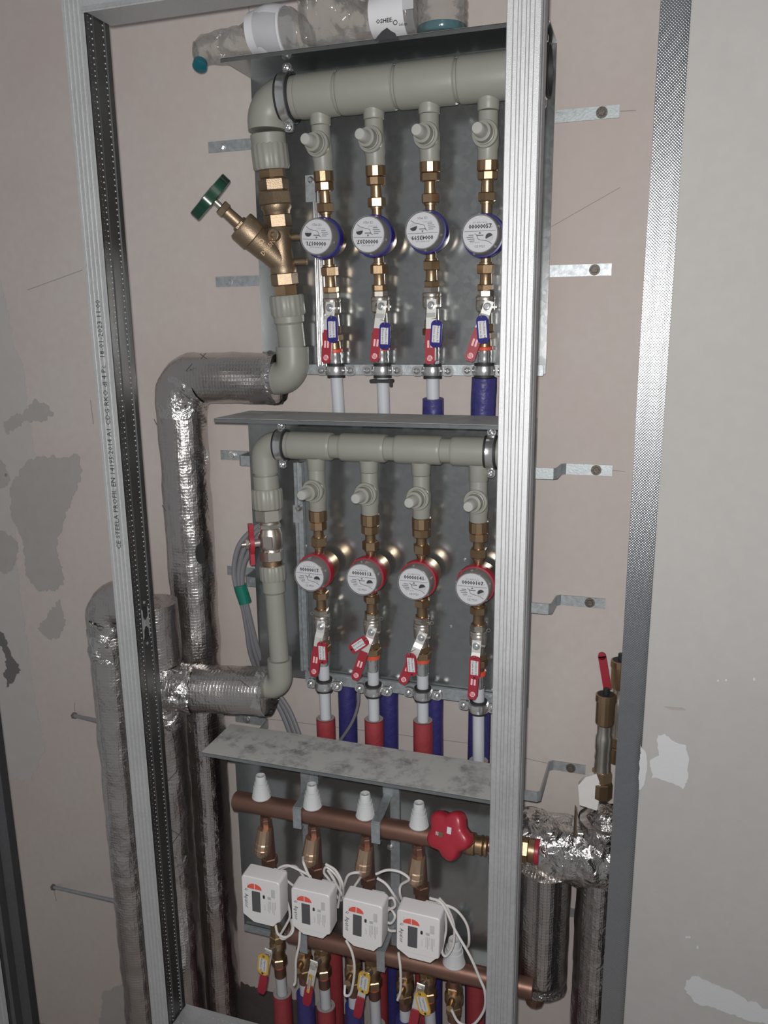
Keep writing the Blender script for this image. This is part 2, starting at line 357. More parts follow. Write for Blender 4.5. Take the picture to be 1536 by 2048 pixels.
board('wall_board', (0.46, 0.395, 0.37), (0.50, 0.455, 0.43), (0.41, 0.36, 0.335))
board('front_board', (0.295, 0.285, 0.275), (0.315, 0.305, 0.295), (0.265, 0.255, 0.247))
mat('floor_concrete', (0.30, 0.265, 0.25), 0, 0.9, 0.5, 60, 0.2, 12)
# ================================================================ SETTING
YF = -0.31                                       # front plane of the metal frame
wb = MB().box(V((-0.45, 0.03, 1.30)), 3.1, 0.06, 2.6).build('wall_back', 'wall_board', smooth=0); tag(wb, 'pinkish plasterboard back wall with grey filler smears', kind='structure')
flr = MB().box(V((-0.45, -0.60, -0.02)), 3.1, 1.2, 0.04).build('floor', 'floor_concrete', smooth=0); tag(flr, 'dark bare concrete floor', kind='structure')
XB = at(1337, 700, YF-0.0125).x
wf = MB().box(V((XB+0.45, YF-0.00625, 1.30)), 0.9, 0.0125, 2.6, bev=0.0012).build('wall_right', 'front_board', smooth=0); tag(wf, 'pale grey plasterboard sheet closing the frame on the right', kind='structure')
def wall_patch(name, px, matn, parent, Y, rag=0.004, th=0.0007):
    # ragged outline: every edge is pushed in and out along its own normal, so it never crosses itself
    pts = []; n = len(px); P = [at(*q, Y) for q in px]
    for i in range(n):
        a = P[i]; b = P[(i+1) % n]; L = (b-a).length; d = (b-a)/L; nx, nz = -d.z, d.x
        k = max(1, int(L/0.003))
        for j in range(k):
            t = j/k; p = a.lerp(b, t); env = min(1.0, 5*t, 5*(1-t))
            o = (noise.noise(p*60)*1.2+noise.noise(p*150)*1.0+noise.noise(p*380)*0.6)*rag*env
            o = max(-L*0.25, min(L*0.25, o))
            pts.append((p.x+nx*o, p.z+nz*o))
    return MB().plate(V((0, Y-th, 0)), XX, UP, pts, th*0.98, FR).build(name, matn, parent, smooth=0)
W = lambda n, px, m, **k: wall_patch(n, px, m, wb, 0.0, **k)
W('filler_smear', [(-70, 560), (2, 560), (28, 690), (48, 740), (66, 900), (82, 930), (60, 975), (40, 1010), (30, 1060), (42, 1200), (70, 1400), (90, 1500), (60, 1560), (-70, 1560)], 'putty_mid', rag=0.006)
W('filler_smear', [(52, 925), (85, 912), (130, 915), (155, 908), (165, 940), (150, 985), (128, 1040), (112, 1095), (126, 1150), (128, 1170), (105, 1182), (75, 1180), (52, 1150), (46, 1080), (24, 1035), (20, 980), (26, 962)], 'putty_dark', rag=0.005, th=0.0012)
W('filler_smear', [(8, 850), (25, 832), (45, 830), (70, 797), (92, 808), (108, 828), (90, 842), (50, 842), (30, 858), (15, 870)], 'putty_dark', rag=0.006, th=0.0012)
W('filler_smear', [(-60, 1060), (10, 1062), (36, 1085), (30, 1130), (14, 1148), (0, 1142), (-60, 1150)], 'putty_dark', rag=0.004, th=0.0012)
W('filler_smear', [(90, 1240), (120, 1198), (130, 1250), (118, 1276), (98, 1278), (75, 1256)], 'putty_dark', rag=0.005, th=0.0012)
W('filler_smear', [(-60, 900), (4, 920), (22, 960), (10, 975), (-60, 985)], 'putty_dark', rag=0.004, th=0.0012)
W('torn_paper', [(-30, 1255), (8, 1266), (20, 1300), (42, 1340), (30, 1358), (15, 1375), (8, 1350), (14, 1318), (4, 1292), (-30, 1290)], 'torn_dark', rag=0.005, th=0.0016)
W('filler_smear', [(205, 1985), (260, 1960), (330, 2010), (360, 2060), (200, 2060)], 'putty_dark', rag=0.005, th=0.0012)
for a, c, wpx in (((530, 1437), (985, 1492), 1.4), ((1048, 1516), (1098, 1527), 1.2), ((71, 1450), (76, 1492), 2.2), ((107, 1775), (113, 1802), 1.8), ((149, 1405), (150, 1432), 1.6), ((181, 800), (187, 848), 1.8), ((498, 12), (500, 80), 1.4), ((534, 766), (535, 790), 1.2), ((1230, 223), (1272, 221), 1.2), ((1100, 455), (1240, 375), 1.0), ((1068, 937), (1120, 938), 1.0), ((1224, 941), (1250, 943), 1.0), ((55, 580), (165, 540), 1.2)):  # thin dark lines: pencil strokes, board seams, short ticks by the rod ends
    A = at(*a, 0); B = at(*c, 0); d = (B-A).normalized(); nn = V((-d.z, 0, d.x)); hw = wpx*0.00045
    MB().plate(V((0, -0.0003, 0)), XX, UP, [((A-nn*hw).x, (A-nn*hw).z), ((B-nn*hw).x, (B-nn*hw).z), ((B+nn*hw).x, (B+nn*hw).z), ((A+nn*hw).x, (A+nn*hw).z)], 0.0003, FR).build('wall_line', 'pencil', wb, smooth=0)
MB().lathe(at(12, 950, -0.0012), V((0, 1, 0)), [(0, 0.004), (0.001, 0.004)], 12).build('screw_hole', 'rubber', wb)
YB = YF-0.0125
WFp = lambda n, px, m, **k: wall_patch(n, px, m, wf, YB, **k)
WFp('putty_patch', [(1316, 1470), (1330, 1467), (1348, 1482), (1372, 1490), (1378, 1520), (1374, 1560), (1366, 1578), (1352, 1570), (1325, 1560), (1303, 1556), (1300, 1520), (1318, 1510)], 'putty', rag=0.002)
WFp('putty_patch', [(1372, 1960), (1388, 1952), (1420, 1964), (1470, 1985), (1540, 2020), (1540, 2050), (1500, 2042), (1440, 2020), (1390, 2005), (1372, 1985)], 'putty', rag=0.003)
WFp('putty_patch', [(1281, 1490), (1292, 1505), (1294, 1540), (1288, 1570), (1278, 1580)], 'putty', rag=0.001)
WFp('scuff_mark', [(1328, 1413), (1365, 1416), (1372, 1420), (1345, 1419)], 'pencil', rag=0.0005)
for q in ((1376, 1874, 5, 2), (1395, 1894, 2, 3), (1452, 1360, 2, 2), (1436, 1361, 2, 2), (1508, 1358, 2, 3)):
    WFp('putty_fleck', [(q[0]-q[2], q[1]-q[3]), (q[0]+q[2], q[1]-q[3]), (q[0]+q[2], q[1]+q[3]), (q[0]-q[2], q[1]+q[3])], 'putty', rag=0.001)

# ---------------------------------------------------------------- metal studs and tracks of the open frame
def ribbed(x0, x1, y, k, dep, n):               # polyline along +X with n narrow grooves
    out = [(x0, y)]; wd = (x1-x0)/(n+1)
    for i in range(1, n+1):
        c = x0+wd*i; g = wd*0.22
        out += [(c-g*1.6, y), (c-g, y+k*dep), (c+g, y+k*dep), (c+g*1.6, y)]
    return out+[(x1, y)]
ZT = 2.58
# left stud: front flange, web facing right, back flange
xl0, xl1 = at(184, 700, YF).x, at(225, 700, YF).x
ls = thing('metal_stud', V(((xl0+xl1)/2, YF+0.03, 0)), 'galvanised stud with printed text left of the manifolds', 'stud', 'metal studs of the open frame')
poly = [(xl0, YF+0.010), (xl0, YF)]+ribbed(xl0, xl1, YF, 1, 0.0004, 4)[1:]
MB().sheet(poly, 0.0007, 0.0, ZT).build('front_flange', 'zinc_stud_dull', ls, smooth=20)
wd = 0.058
web = [(xl1, YF), (xl1, YF+0.011), (xl1-0.0015, YF+0.013), (xl1-0.0015, YF+0.019), (xl1-0.0005, YF+0.021), (xl1-0.0005, YF+wd-0.019), (xl1-0.0015, YF+wd-0.017), (xl1-0.0015, YF+wd-0.012), (xl1, YF+wd-0.010), (xl1, YF+wd)]
MB().sheet(web, 0.0007, 0.0, ZT).build('web', 'zinc_web', ls, smooth=20)
MB().sheet([(xl1, YF+wd), (xl0, YF+wd), (xl0, YF+wd-0.01)], 0.0007, 0.0, ZT).build('back_flange', 'zinc_stud_dull', ls, smooth=20)
dots = MB()
for z in [0.1+i*0.0088 for i in range(266)]:
    for yy, rr in ((YF+0.016, 0.0012), (YF+wd-0.0145, 0.0012), (YF+0.007, 0.0006)):
        dots.lathe(V((xl1-0.0014 if rr > 0.001 else xl1-0.0002, yy, z+random.uniform(-.0012, .0012))), XX, [(0, rr*1.2), (rr*0.7, rr*0.8), (rr, rr*0.25)], 6)
tag(dots.build('embossed_dots', 'zinc_stud', ls), kind='stuff')
zc = at(285, 1245, YF+wd/2).z
for s in (-1, 1):
    hp = MB()
    hp.plate(V((xl1+0.0006, YF+wd/2, zc)), V((0, 1, 0)), UP, [(s*0.0075, -0.026), (s*0.0105, -0.028), (s*0.0105, 0.028), (s*0.0075, 0.026), (s*0.003, 0.006), (s*0.003, -0.006)][::s], 0.0006, XX).build('cutout_flap', 'zinc_stud', ls, smooth=0)
MB().box(V((xl1+0.0004, YF+wd/2, zc)), 0.0008, 0.007, 0.012).build('cutout_flap', 'zinc_stud', ls, smooth=0)
for s in (-1, 1):
    MB().plate(V((xl1+0.0008, YF+wd/2, zc+s*0.019)), V((0, 1, 0)), UP, rrect(0.013, 0.022, 0.0064), 0.0008, XX).build('cutout_slot', 'rubber', ls, smooth=0)
    MB().plate(V((xl1+0.0010, YF+wd/2, zc+s*0.038)), V((0, 1, 0)), UP, disc(0.0028, 12), 0.0008, XX).build('cutout_hole', 'zinc_stud', ls, smooth=0)
pt = MB(); zs0 = at(232, 1098, YF).z; zs1 = at(197, 600, YF).z
txt = 'CE STEELA PROFIL EN 14195:2014 A1 CDG RKO dl 4 Pc   18-01-2023 11:00'
g, _ = text_geo(txt, 'LEFT'); wtx = max(p[0] for p in g)
pt.text(txt, V((xl0+(xl1-xl0)*0.5, YF-0.0006, zs0)), UP*((zs1-zs0)/(wtx*0.0125)), -XX, 0.0125, 'LEFT')
pt.build('printed_text', 'ink', ls, smooth=0, recalc=False)
# right stud: ribbed front flange, lip and rolled edge on its right
xr0, xr1 = at(999, 700, YF).x, at(1065, 700, YF).x
rs = thing('metal_stud', V(((xr0+xr1)/2, YF+0.03, 0)), 'bright ribbed galvanised stud crossing in front of the right column of meters', 'stud', 'metal studs of the open frame')
MB().sheet([(xr0, YF+0.012), (xr0, YF+0.001), (xr0+0.001, YF)]+ribbed(xr0+0.001, xr1-0.002, YF, 1, 0.0016, 3)+[(xr1, YF+0.002)], 0.0008, 0.0, ZT).build('front_flange', 'zinc_stud', rs, smooth=15)
MB().sheet([(xr1, YF+0.002), (xr1+0.0005, YF+0.009), (xr1-0.002, YF+0.011), (xr1-0.002, YF+0.014), (xr1+0.001, YF+0.017), (xr1+0.001, YF+0.046), (xr1, YF+0.05)], 0.0008, 0.0, ZT).build('web', 'zinc_stud', rs, smooth=20)
MB().sheet([(xr1, YF+0.05), (xr0, YF+0.05), (xr0, YF+0.042)], 0.0008, 0.0, ZT).build('back_flange', 'zinc_stud', rs, smooth=20)
# knurled profile behind the plasterboard edge
xk = at(1280, 700, YF).x
ks = thing('metal_stud', V((xk+0.02, YF+0.03, 0)), 'knurled shiny stud along the edge of the pale plasterboard', 'stud', 'metal studs of the open frame')
MB().sheet([(xk, YF+0.001)]+ribbed(xk, xk+0.05, YF+0.0003, 1, 0.0002, 2), 0.0008, 0.0, ZT).build('front_flange', 'zinc_knurl', ks, smooth=15)
MB().sheet([(xk+0.0005, YF+0.05), (xk+0.0005, YF+0.001)], 0.0008, 0.0, ZT).build('web', 'zinc_stud_dull', ks, smooth=0)
MB().sheet([(xk+0.05, YF+0.05), (xk+0.001, YF+0.05)], 0.0008, 0.0, ZT).build('back_flange', 'zinc_stud_dull', ks, smooth=0)
# far left stud, only its inner side in the corner of the picture
xf = at(76, 2020, YF+0.055).x
fs_ = thing('metal_stud', V((xf-0.03, YF+0.03, 0)), 'stud with shade-coloured web, cut off by the lower left corner of the picture', 'stud', 'metal studs of the open frame')
MB().sheet([(xf-0.06, YF+0.012), (xf-0.06, YF)]+ribbed(xf-0.06, xf-0.026, YF, 1, 0.0012, 2)[1:], 0.0008, 0.0, 1.55).build('front_flange', 'zinc_stud_dull', fs_, smooth=15)
MB().sheet([(xf-0.026, YF), (xf-0.026, YF+0.008), (xf-0.020, YF+0.012), (xf-0.020, YF+0.03), (xf-0.010, YF+0.034), (xf-0.0, YF+0.036), (xf, YF+0.055)], 0.0008, 0.0, 1.55).build('web', 'zinc_shaded', fs_, smooth=15)  # shade on the inner side is put into this web's colour
# tracks
zt = at(182, 22, YF).z
tr = thing('metal_track', V((-0.5, YF+0.03, zt)), 'horizontal galvanised track across the top of the frame', 'track', 'metal tracks of the frame')
MB().box(V(((xl1+xr0)/2, YF+0.030, zt+0.0005)), xr0-xl1-0.006, 0.058, 0.001).build('web', 'zinc_stud_dull', tr, smooth=0)
MB().box(V(((xl1+xr0)/2-0.002, YF-0.0006, zt+0.0165)), xr0-xl1+0.008, 0.001, 0.035).build('front_flange', 'zinc_stud_dull', tr, smooth=0)
MB().box(V(((xl1+xr0)/2, YF-0.0014, zt+0.004)), xr0-xl1+0.008, 0.0018, 0.006, bev=0.0006).build('rolled_edge', 'zinc_stud', tr, smooth=0)
MB().box(V(((xl1+xr0)/2, YF+0.060, zt+0.018)), xr0-xl1-0.006, 0.001, 0.035).build('back_flange', 'zinc_stud_dull', tr, smooth=0)
zb = at(369, 2007, YF+wd).z
br = thing('metal_track', V((-0.5, YF+0.03, zb)), 'horizontal galvanised track across the bottom of the frame', 'track', 'metal tracks of the frame')
MB().box(V(((xl1+xr0)/2, YF+0.029, zb-0.0005)), xr0-xl1-0.006, 0.056, 0.001).build('web', 'zinc_stud', br, smooth=0)
for yy in (YF+0.001, YF+0.0575): MB().box(V(((xl1+xr0)/2, yy, zb-0.018)), xr0-xl1-0.006, 0.001, 0.036).build('flange', 'zinc_stud', br, smooth=0)
dd = MB()
for i in range(58):
    for yy in (YF+0.016, YF+0.044): dd.lathe(V((xl1+0.01+i*0.0104, yy, zb)), UP, [(0, 0.0014), (0.0009, 0.0008)], 6)
tag(dd.build('embossed_dots', 'zinc_stud', br), kind='stuff')

# ================================================================ MOUNTING PANELS
def bolt(mb, p, d, r=0.006, h=0.005):
    mb.lathe(p, d, [(0, r*1.5), (0.0012, r*1.5), (0.0013, r)], 16); mb.hexn(p+d*0.0013, p+d*h, r)
def panel(name, X0, X1, z0, z1, Yp, lidY, lid_ov, label, dust):
    t = thing(name, V(((X0+X1)/2, Yp, z0)), label, 'mounting panel', 'sheet steel mounting panels')
    MB().box(V(((X0+X1)/2, Yp+0.0005, (z0+z1)/2)), X1-X0, 0.0012, z1-z0).build('back_sheet', 'zinc_sheet', t, smooth=0)
    MB().box(V(((X0+X1)/2, (Yp+lidY)/2, z1)), X1-X0+lid_ov, Yp-lidY, 0.0014, bev=0.0004).build('top_shelf', 'zinc_sheet', t, smooth=0)
    MB().box(V(((X0+X1)/2, (Yp+lidY)/2, z1+0.0009)), X1-X0+lid_ov-0.002, Yp-lidY-0.002, 0.0004).build('dust_layer', dust, t, smooth=0)
    MB().box(V(((X0+X1)/2, lidY+0.0006, z1-0.003)), X1-X0+lid_ov, 0.0012, 0.006).build('shelf_lip', 'zinc_sheet', t, smooth=0)
    return t
def strap(t, px, Yp, side, xo, xi, z, off, hz=0.019):
    # flat bar fixed to the wall, stepped forward to the panel when it stands off
    th = 0.0028
    s = 1 if side == 'R' else -1
    if off < 0.04: path = [(xo, -0.0001-th), (xi, -0.0001-th)]
    else: path = [(xo, -0.0001-th), (xi+s*0.006, -0.0001-th), (xi, -0.006-th), (xi-s*0.004, -off+0.006), (xi-s*0.010, -off+0.0001), (xi-s*0.065, -off+0.0001)]
    if s > 0: path = path[::-1]
    b = MB().sheet(path, th, z-hz/2, z+hz/2).build('strap', 'zinc_bar', t, smooth=25)
    mb = MB(); bolt(mb, V((xo-s*0.027, -0.0031, z)), FR); mb.build('bolt', 'rust_steel' if side == 'R' else 'chrome', b)
Z1t = at(1114, 85, -0.03).z; Z1b = at(1088, 748, -0.03).z
p1 = panel('mounting_panel', -0.684, -0.158, Z1b, Z1t, -0.030, -0.138, 0.0, 'upper galvanised mounting panel behind the blue-ringed meters', 'zinc_lid')
for z in (2.133, 1.894):
    strap(p1, None, -0.03, 'L', -0.79, -0.685, z, 0.03); strap(p1, None, -0.03, 'R', -0.060, -0.160, z, 0.03)
MB().box(V((-0.421, -0.0345, Z1b+0.006)), 0.52, 0.009, 0.018, bev=0.001).build('bottom_rail', 'zinc_bar', p1, smooth=0)
rx = at(641, 560, -0.035).x; za = at(633, 385, -0.035).z; zc_ = at(650, 738, -0.035).z
mbr = MB().box(V((rx, -0.0335, (za+zc_)/2)), 0.022, 0.005, za-zc_)
for kx, kr in ((-0.008, 0.0032), (0.0, 0.0026), (0.0078, 0.0034)): mbr.cyl(V((rx+kx, -0.0365, zc_)), V((rx+kx, -0.0365, za)), kr, n=14)  # round ridges added so the rail catches the flash in bright streaks
mbr.build('vertical_rail', 'chrome', p1, smooth=30)
sb = MB().box(V((rx-0.012, -0.0415, za+0.006)), 0.018, 0.0014, 0.044, bev=0.0005).build('rail_clip', 'zinc_bar', p1, smooth=0)
mb = MB(); mb.lathe(V((rx-0.010, -0.0422, za+0.020)), FR, [(0, 0.006), (0.003, 0.0055), (0.005, 0.003)], 14); mb.build('screw', 'chrome', sb)
Z2t = at(487, 822, -0.06).z; Z2b = at(1060, 1415, -0.06).z
p2 = panel('mounting_panel', -0.706, -0.166, Z2b, Z2t, -0.060, -0.195, -0.01, 'middle galvanised mounting panel behind the red-ringed meters', 'zinc_lid')
for z in (1.8-0.240, 1.8-0.482):
    strap(p2, None, -0.06, 'L', -0.80, -0.735, z, 0.06); strap(p2, None, -0.06, 'R', -0.042, -0.126, z, 0.06)
zr2 = at(800, 1375, -0.066).z
MB().box(V(((at(612, 1351, -0.066).x-0.17)/2, -0.066, zr2)), -0.17-at(612, 1351, -0.066).x, 0.009, 0.022, bev=0.001).build('bottom_rail', 'zinc_bar', p2, smooth=0)
rx = at(605, 1150, -0.065).x
MB().sheet([(rx-0.008, -0.061), (rx-0.008, -0.071), (rx-0.003, -0.071), (rx-0.002, -0.067), (rx+0.003, -0.067), (rx+0.004, -0.071), (rx+0.008, -0.071), (rx+0.008, -0.061)], 0.001, at(610, 1340, -0.065).z, at(600, 925, -0.065).z).build('vertical_rail', 'zinc_bar', p2, smooth=10)
sb = MB().box(V((rx-0.003, -0.0717, at(600, 1028, -0.07).z)), 0.018, 0.0014, 0.034, bev=0.0005).build('rail_clip', 'zinc_bar', p2, smooth=0)
mb = MB(); mb.lathe(at(598, 1016, -0.0726), FR, [(0, 0.0065), (0.003, 0.006), (0.006, 0.003)], 14); mb.build('screw', 'chrome', sb)
for q in ((930, 1119), (902, 1252), (612, 1092), (770, 660)):
    mb = MB(); mb.lathe(at(*q, -0.0602 if q[1] > 800 else -0.0302), FR, [(0, 0.0035), (0.0015, 0.003), (0.002, 0.001)], 10); mb.build('rivet', 'chrome', p2 if q[1] > 800 else p1)
Z3t = at(462, 1448, -0.12).z; Z3b = at(485, 1855, -0.12).z
p3 = panel('mounting_panel', -0.740, -0.200, Z3b, Z3t, -0.120, -0.236, 0.01, 'lower galvanised mounting panel behind the white heat meters', 'zinc_lid')
for z in (1.8-0.815, 1.8-1.13):
    strap(p3, None, -0.12, 'L', -0.80, -0.722, z, 0.12); strap(p3, None, -0.12, 'R', -0.062, -0.128, z, 0.12)
MB().box(V((-0.47, -0.1245, Z3b+0.006)), 0.535, 0.008, 0.012, bev=0.001).build('bottom_rail', 'zinc_bar', p3, smooth=0)
rx = at(790, 1640, -0.125).x
MB().box(V((rx, -0.1235, (Z3t+Z3b)/2)), 0.018, 0.006, Z3t-Z3b-0.03, bev=0.001).build('vertical_rail', 'zinc_bar', p3, smooth=0)
rx3 = at(615, 1700, -0.125).x
MB().box(V((rx3, -0.1235, (Z3t+Z3b)/2)), 0.018, 0.006, Z3t-Z3b-0.03, bev=0.001).build('vertical_rail', 'zinc_bar', p3, smooth=0)
mb = MB(); mb.lathe(at(781, 1694, -0.1272), FR, [(0, 0.0065), (0.003, 0.006), (0.005, 0.003)], 14); mb.build('screw', 'chrome', p3)

wall_patch('dark_wall_foot', [(200, 2110), (225, 2010), (252, 1968), (300, 1958), (400, 1946), (474, 1962), (540, 1983), (620, 2008), (700, 2032), (780, 2110)], 'foot_dark', wb, 0.0, rag=0.004)  # dark ragged patch along the foot of the back wall
# ================================================================ PLASTIC MANIFOLDS
ORD = ['first', 'second', 'third', 'fourth']
def ribbed_collar(p, d, L, r, n=36):
    mb = MB(); u, v = frame(d); vs = []; fs = []
    prof = [(0, 0.93), (0.003, 1.0), (L-0.004, 1.0), (L, 0.93)]
    N = n*2
    for (t, k) in prof:
        for j in range(N):
            a = 2*math.pi*j/N; rr = r*k*(1.0 if j % 4 < 2 else 0.965); vs.append(p+d*t+u*(rr*math.cos(a))+v*(rr*math.sin(a)))
    for i in range(3):
        for j in range(N): fs.append((i*N+j, i*N+(j+1) % N, (i+1)*N+(j+1) % N, (i+1)*N+j))
    fs += [tuple(range(N-1, -1, -1)), tuple(3*N+j for j in range(N))]
    return mb.add(vs, fs)
def ring_clamp(name, c, d, r, label, ears, cat='pipe clamp', group=None, w_=0.016, rubber=0.003):
    t = thing(name, c, label, cat, group)
    MB().lathe(c-d*(w_*0.75), d, [(0, r+0.0003), (0, r+rubber), (w_*1.5, r+rubber), (w_*1.5, r+0.0003)], 36, cap=False).build('rubber_lining', 'rubber', t)
    MB().lathe(c-d*(w_/2), d, [(0, r+rubber), (0.001, r+rubber+0.0022), (w_*0.35, r+rubber+0.0016), (w_*0.65, r+rubber+0.0016), (w_-0.001, r+rubber+0.0022), (w_, r+rubber)], 36, cap=False).build('band', 'chrome', t)
    for e in ears:
        e = e.normalized(); p = c+e*(r+rubber+0.001); ff = (FR-e*FR.dot(e)-d*FR.dot(d)).normalized()
        for s in (-1, 1):
            MB().plate(p+e*0.006+ff*(0.0022*s+0.0009), d, e, rrect(w_, 0.016, 0.006), 0.0018, ff).build('ear', 'chrome', t)
        bb = MB(); q = p+e*0.007+ff*0.0032
        bb.lathe(q, ff, [(0, 0.0058), (0.0015, 0.0062), (0.004, 0.0052), (0.0055, 0.0026), (0.0045, 0.0018)], 18); bb.cyl(p+e*0.007-ff*0.009, q, 0.003, n=10)
        bb.build('screw', 'chrome', t)
    return t
def manifold(zYaxis, vx, seg_px, outs, r, rn, Y, label, yref, lastX, ring_y, collar):
    A = zYaxis
    t = thing('plastic_manifold', V((-0.45, Y, A.z)), label, 'manifold', 'grey plastic manifolds')
    for i, (a, b) in enumerate(seg_px):
        xa, xb = at(a, yref, Y).x, (at(b, yref, Y).x if b else lastX)
        seg = MB().lathe(V((xa, Y, A.z)), XX, [(0, r*0.93), (0.002, r*0.985), (0.006, r), (xb-xa-0.006, r), (xb-xa-0.002, r*0.985), (xb-xa, r*0.93)], 48).build('tee', 'ppr', t)
        o, yb, ro = outs[i]
        MB().lathe(V((o.x, o.y, A.z-r*0.86)), -UP, [(0, ro*1.12), (0.006, ro*1.05), (A.z-r*0.86-yb-0.0015, ro*1.03), (A.z-r*0.86-yb, ro*0.97)], 28).build('outlet_socket', 'ppr', seg)
        if i+1 < len(seg_px):
            xn = at(seg_px[i+1][0], yref, Y).x
            MB().lathe(V((xb-0.003, Y, A.z)), XX, [(0, rn), (xn-xb+0.006, rn)], 40).build('weld_joint', 'ppr', t)
    x0 = at(seg_px[0][0], yref, Y).x
    # elbow: from the first tee leftwards and down
    R_ = r*0.95; cx = vx; path = [V((x0+0.002, Y, A.z)), V((x0-0.004, Y, A.z))]
    R2 = r*1.0
    for k in range(0, 11):
        a = math.radians(90*k/10); path.append(V((cx+R2-R2*math.sin(a), Y, A.z-R2+R2*math.cos(a))))
    zb_ = ring_y
    path.append(V((cx, Y-0.0, zb_)))
    n = 40; sc_ = [1.0]*len(path); sc_[-1] = 0.985
    MB().tube(path, R_, n, scale=sc_).build('elbow', 'ppr', t)
    return t
PPR1 = dict(Y=-0.090)
Y1 = -0.090
AX1 = [Ax(a, Y1, b, -0.040) for a, b in (((640, 235), (676, 800)), ((747, 218), (767, 800)), ((858, 208), (866, 795)), ((977, 203), (968, 770)))]
A1 = at(790, 174, Y1)
outs1 = [(ax.pt(y), ax.pt(y).z, 0.0165) for ax, y in zip(AX1, (252, 240, 229, 222))]
vA = Ax((535, 262), Y1, (584, 690), -0.052)
man1 = manifold(A1, vA.p0.x, [(598, 676), (681, 792), (797, 914), (919, None)], outs1, 0.0345, 0.0305, Y1, 'thick grey plastic manifold pipe under the top shelf with bottles', 174, xr0+0.010, vA.p0.z, None)
jr = MB().lathe(vA.pt(268), vA.d, [(0, 0.029), (0.001, 0.030), (vA.s_(290)-vA.s_(268), 0.0295)], 40).build('socket_joint', 'ppr', man1)
ribbed_collar(vA.pt(288), vA.d, vA.s_(340)-vA.s_(288), 0.0315).build('threaded_adapter', 'ppr', man1)
ring_clamp('pipe_clamp', V((at(577, 190, Y1).x, Y1, A1.z)), XX, 0.0345, 'large chrome clamp with black lining on the upper manifold', [UP, -UP])
ring_clamp('pipe_clamp', V((xr0+0.018, Y1, A1.z)), XX, 0.0345, 'black lined clamp at the right end of the upper manifold, mostly behind the stud', [UP, -UP])
Y2 = -0.115
AX2 = [Ax(a, Y2, b, -0.084) for a, b in (((632, 925), (651, 1430)), ((738, 932), (748, 1432)), ((842, 938), (846, 1436)), ((957, 948), (957, 1515)))]
A2 = at(780, 897, Y2)
outs2 = [(ax.pt(y), ax.pt(y).z, 0.0158) for ax, y in zip(AX2, (940, 944, 950, 962))]
vB = Ax((531, 945), Y2, (560, 1330), -0.126)
man2 = manifold(A2, vB.p0.x, [(580, 665), (683, 773), (792, 884), (904, None)], outs2, 0.0250, 0.0208, Y2, 'grey plastic manifold pipe under the middle shelf', 897, xr0+0.012, vB.p0.z, None)
MB().lathe(vB.pt(946), vB.d, [(0, 0.0205), (0.004, 0.0205), (0.005, 0.0232), (vB.s_(980)-vB.s_(946), 0.0235)], 36).build('socket_joint', 'ppr', man2)
ribbed_collar(vB.pt(977), vB.d, vB.s_(1017)-vB.s_(977), 0.0285).build('threaded_adapter', 'ppr', man2)
ring_clamp('pipe_clamp', V((at(565, 892, Y2).x, Y2, A2.z)), XX, 0.0245, 'chrome clamp holding the left end of the middle manifold', [UP, -UP], w_=0.014)
ring_clamp('pipe_clamp', V((at(983, 905, Y2).x, Y2, A2.z)), XX, 0.0245, 'chrome clamp at the right end of the middle manifold beside the bright stud', [UP, -UP], w_=0.014)

# lower ends of the two risers
def riser(name, ax, yc0, yc1, yst, yel, rc, rs, rp, re, endpx, endY, label):
    t = thing(name, ax.pt(yel), label, 'pipe', 'grey plastic riser pipes')
    ribbed_collar(ax.pt(yc0), ax.d, ax.s_(yc1)-ax.s_(yc0), rc).build('threaded_adapter', 'ppr', t)
    MB().lathe(ax.pt(yc1), ax.d, [(0, rs), (ax.s_(yst)-ax.s_(yc1)-0.004, rs), (ax.s_(yst)-ax.s_(yc1), rp)], 36).build('socket', 'ppr', t)
    MB().lathe(ax.pt(yst), ax.d, [(0, rp), (ax.s_(yel)-ax.s_(yst), rp)], 36).build('pipe', 'ppr', t)
    e = at(*endpx, endY); c = ax.pt(yel); Rb = re*1.05
    cz = e.z; path = [c, V((c.x, c.y, cz+Rb))]
    for k in range(1, 11):
        a = math.radians(90*k/10); path.append(V((c.x-Rb+Rb*math.cos(a), c.y+(e.y-c.y)*k/10, cz+Rb-Rb*math.sin(a))))
    path.append(V((e.x, e.y, cz)))
    MB().tube(path, re, 40).build('elbow', 'ppr', t)
    return t
riser('riser_pipe', vA, 590, 632, 648, 694, 0.0310, 0.0275, 0.0245, 0.0300, (548, 757), -0.052, 'short grey plastic riser and elbow below the green-wheeled brass valve')
riser('riser_pipe', vB, 1130, 1160, 1186, 1318, 0.0250, 0.0215, 0.0182, 0.0232, (530, 1371), -0.126, 'long grey plastic riser and elbow below the red butterfly valve')

# ================================================================ BRASS Y-VALVE WITH GREEN HANDWHEEL
yv = thing('y_valve', vA.pt(588), 'brass slanted-seat valve with dark green handwheel left of the upper manifold', 'valve')
P_ = vA.pt
MB().hexn(P_(338), P_(358), 0.0235, phase=0.3).build('nipple', 'brass', yv, smooth=25)
MB().hexn(P_(357), P_(383), 0.0262, phase=0.55).build('union_tail', 'brass_cast', yv, smooth=25)
MB().hexn(P_(382), P_(411), 0.0302, phase=0.2).build('union_nut', 'brass_cast', yv, smooth=25)
MB().lathe(P_(410), vA.d, [(0, 0.0265), (0.006, 0.0265), (0.010, 0.0238), (vA.s_(429)-vA.s_(410), 0.0225)], 36).build('union_neck', 'brass_cast', yv)
MB().hexn(P_(428), P_(456), 0.0240, phase=0.6).build('inlet_hex', 'brass_cast', yv, smooth=25)
L_ = vA.s_(546)-vA.s_(455)
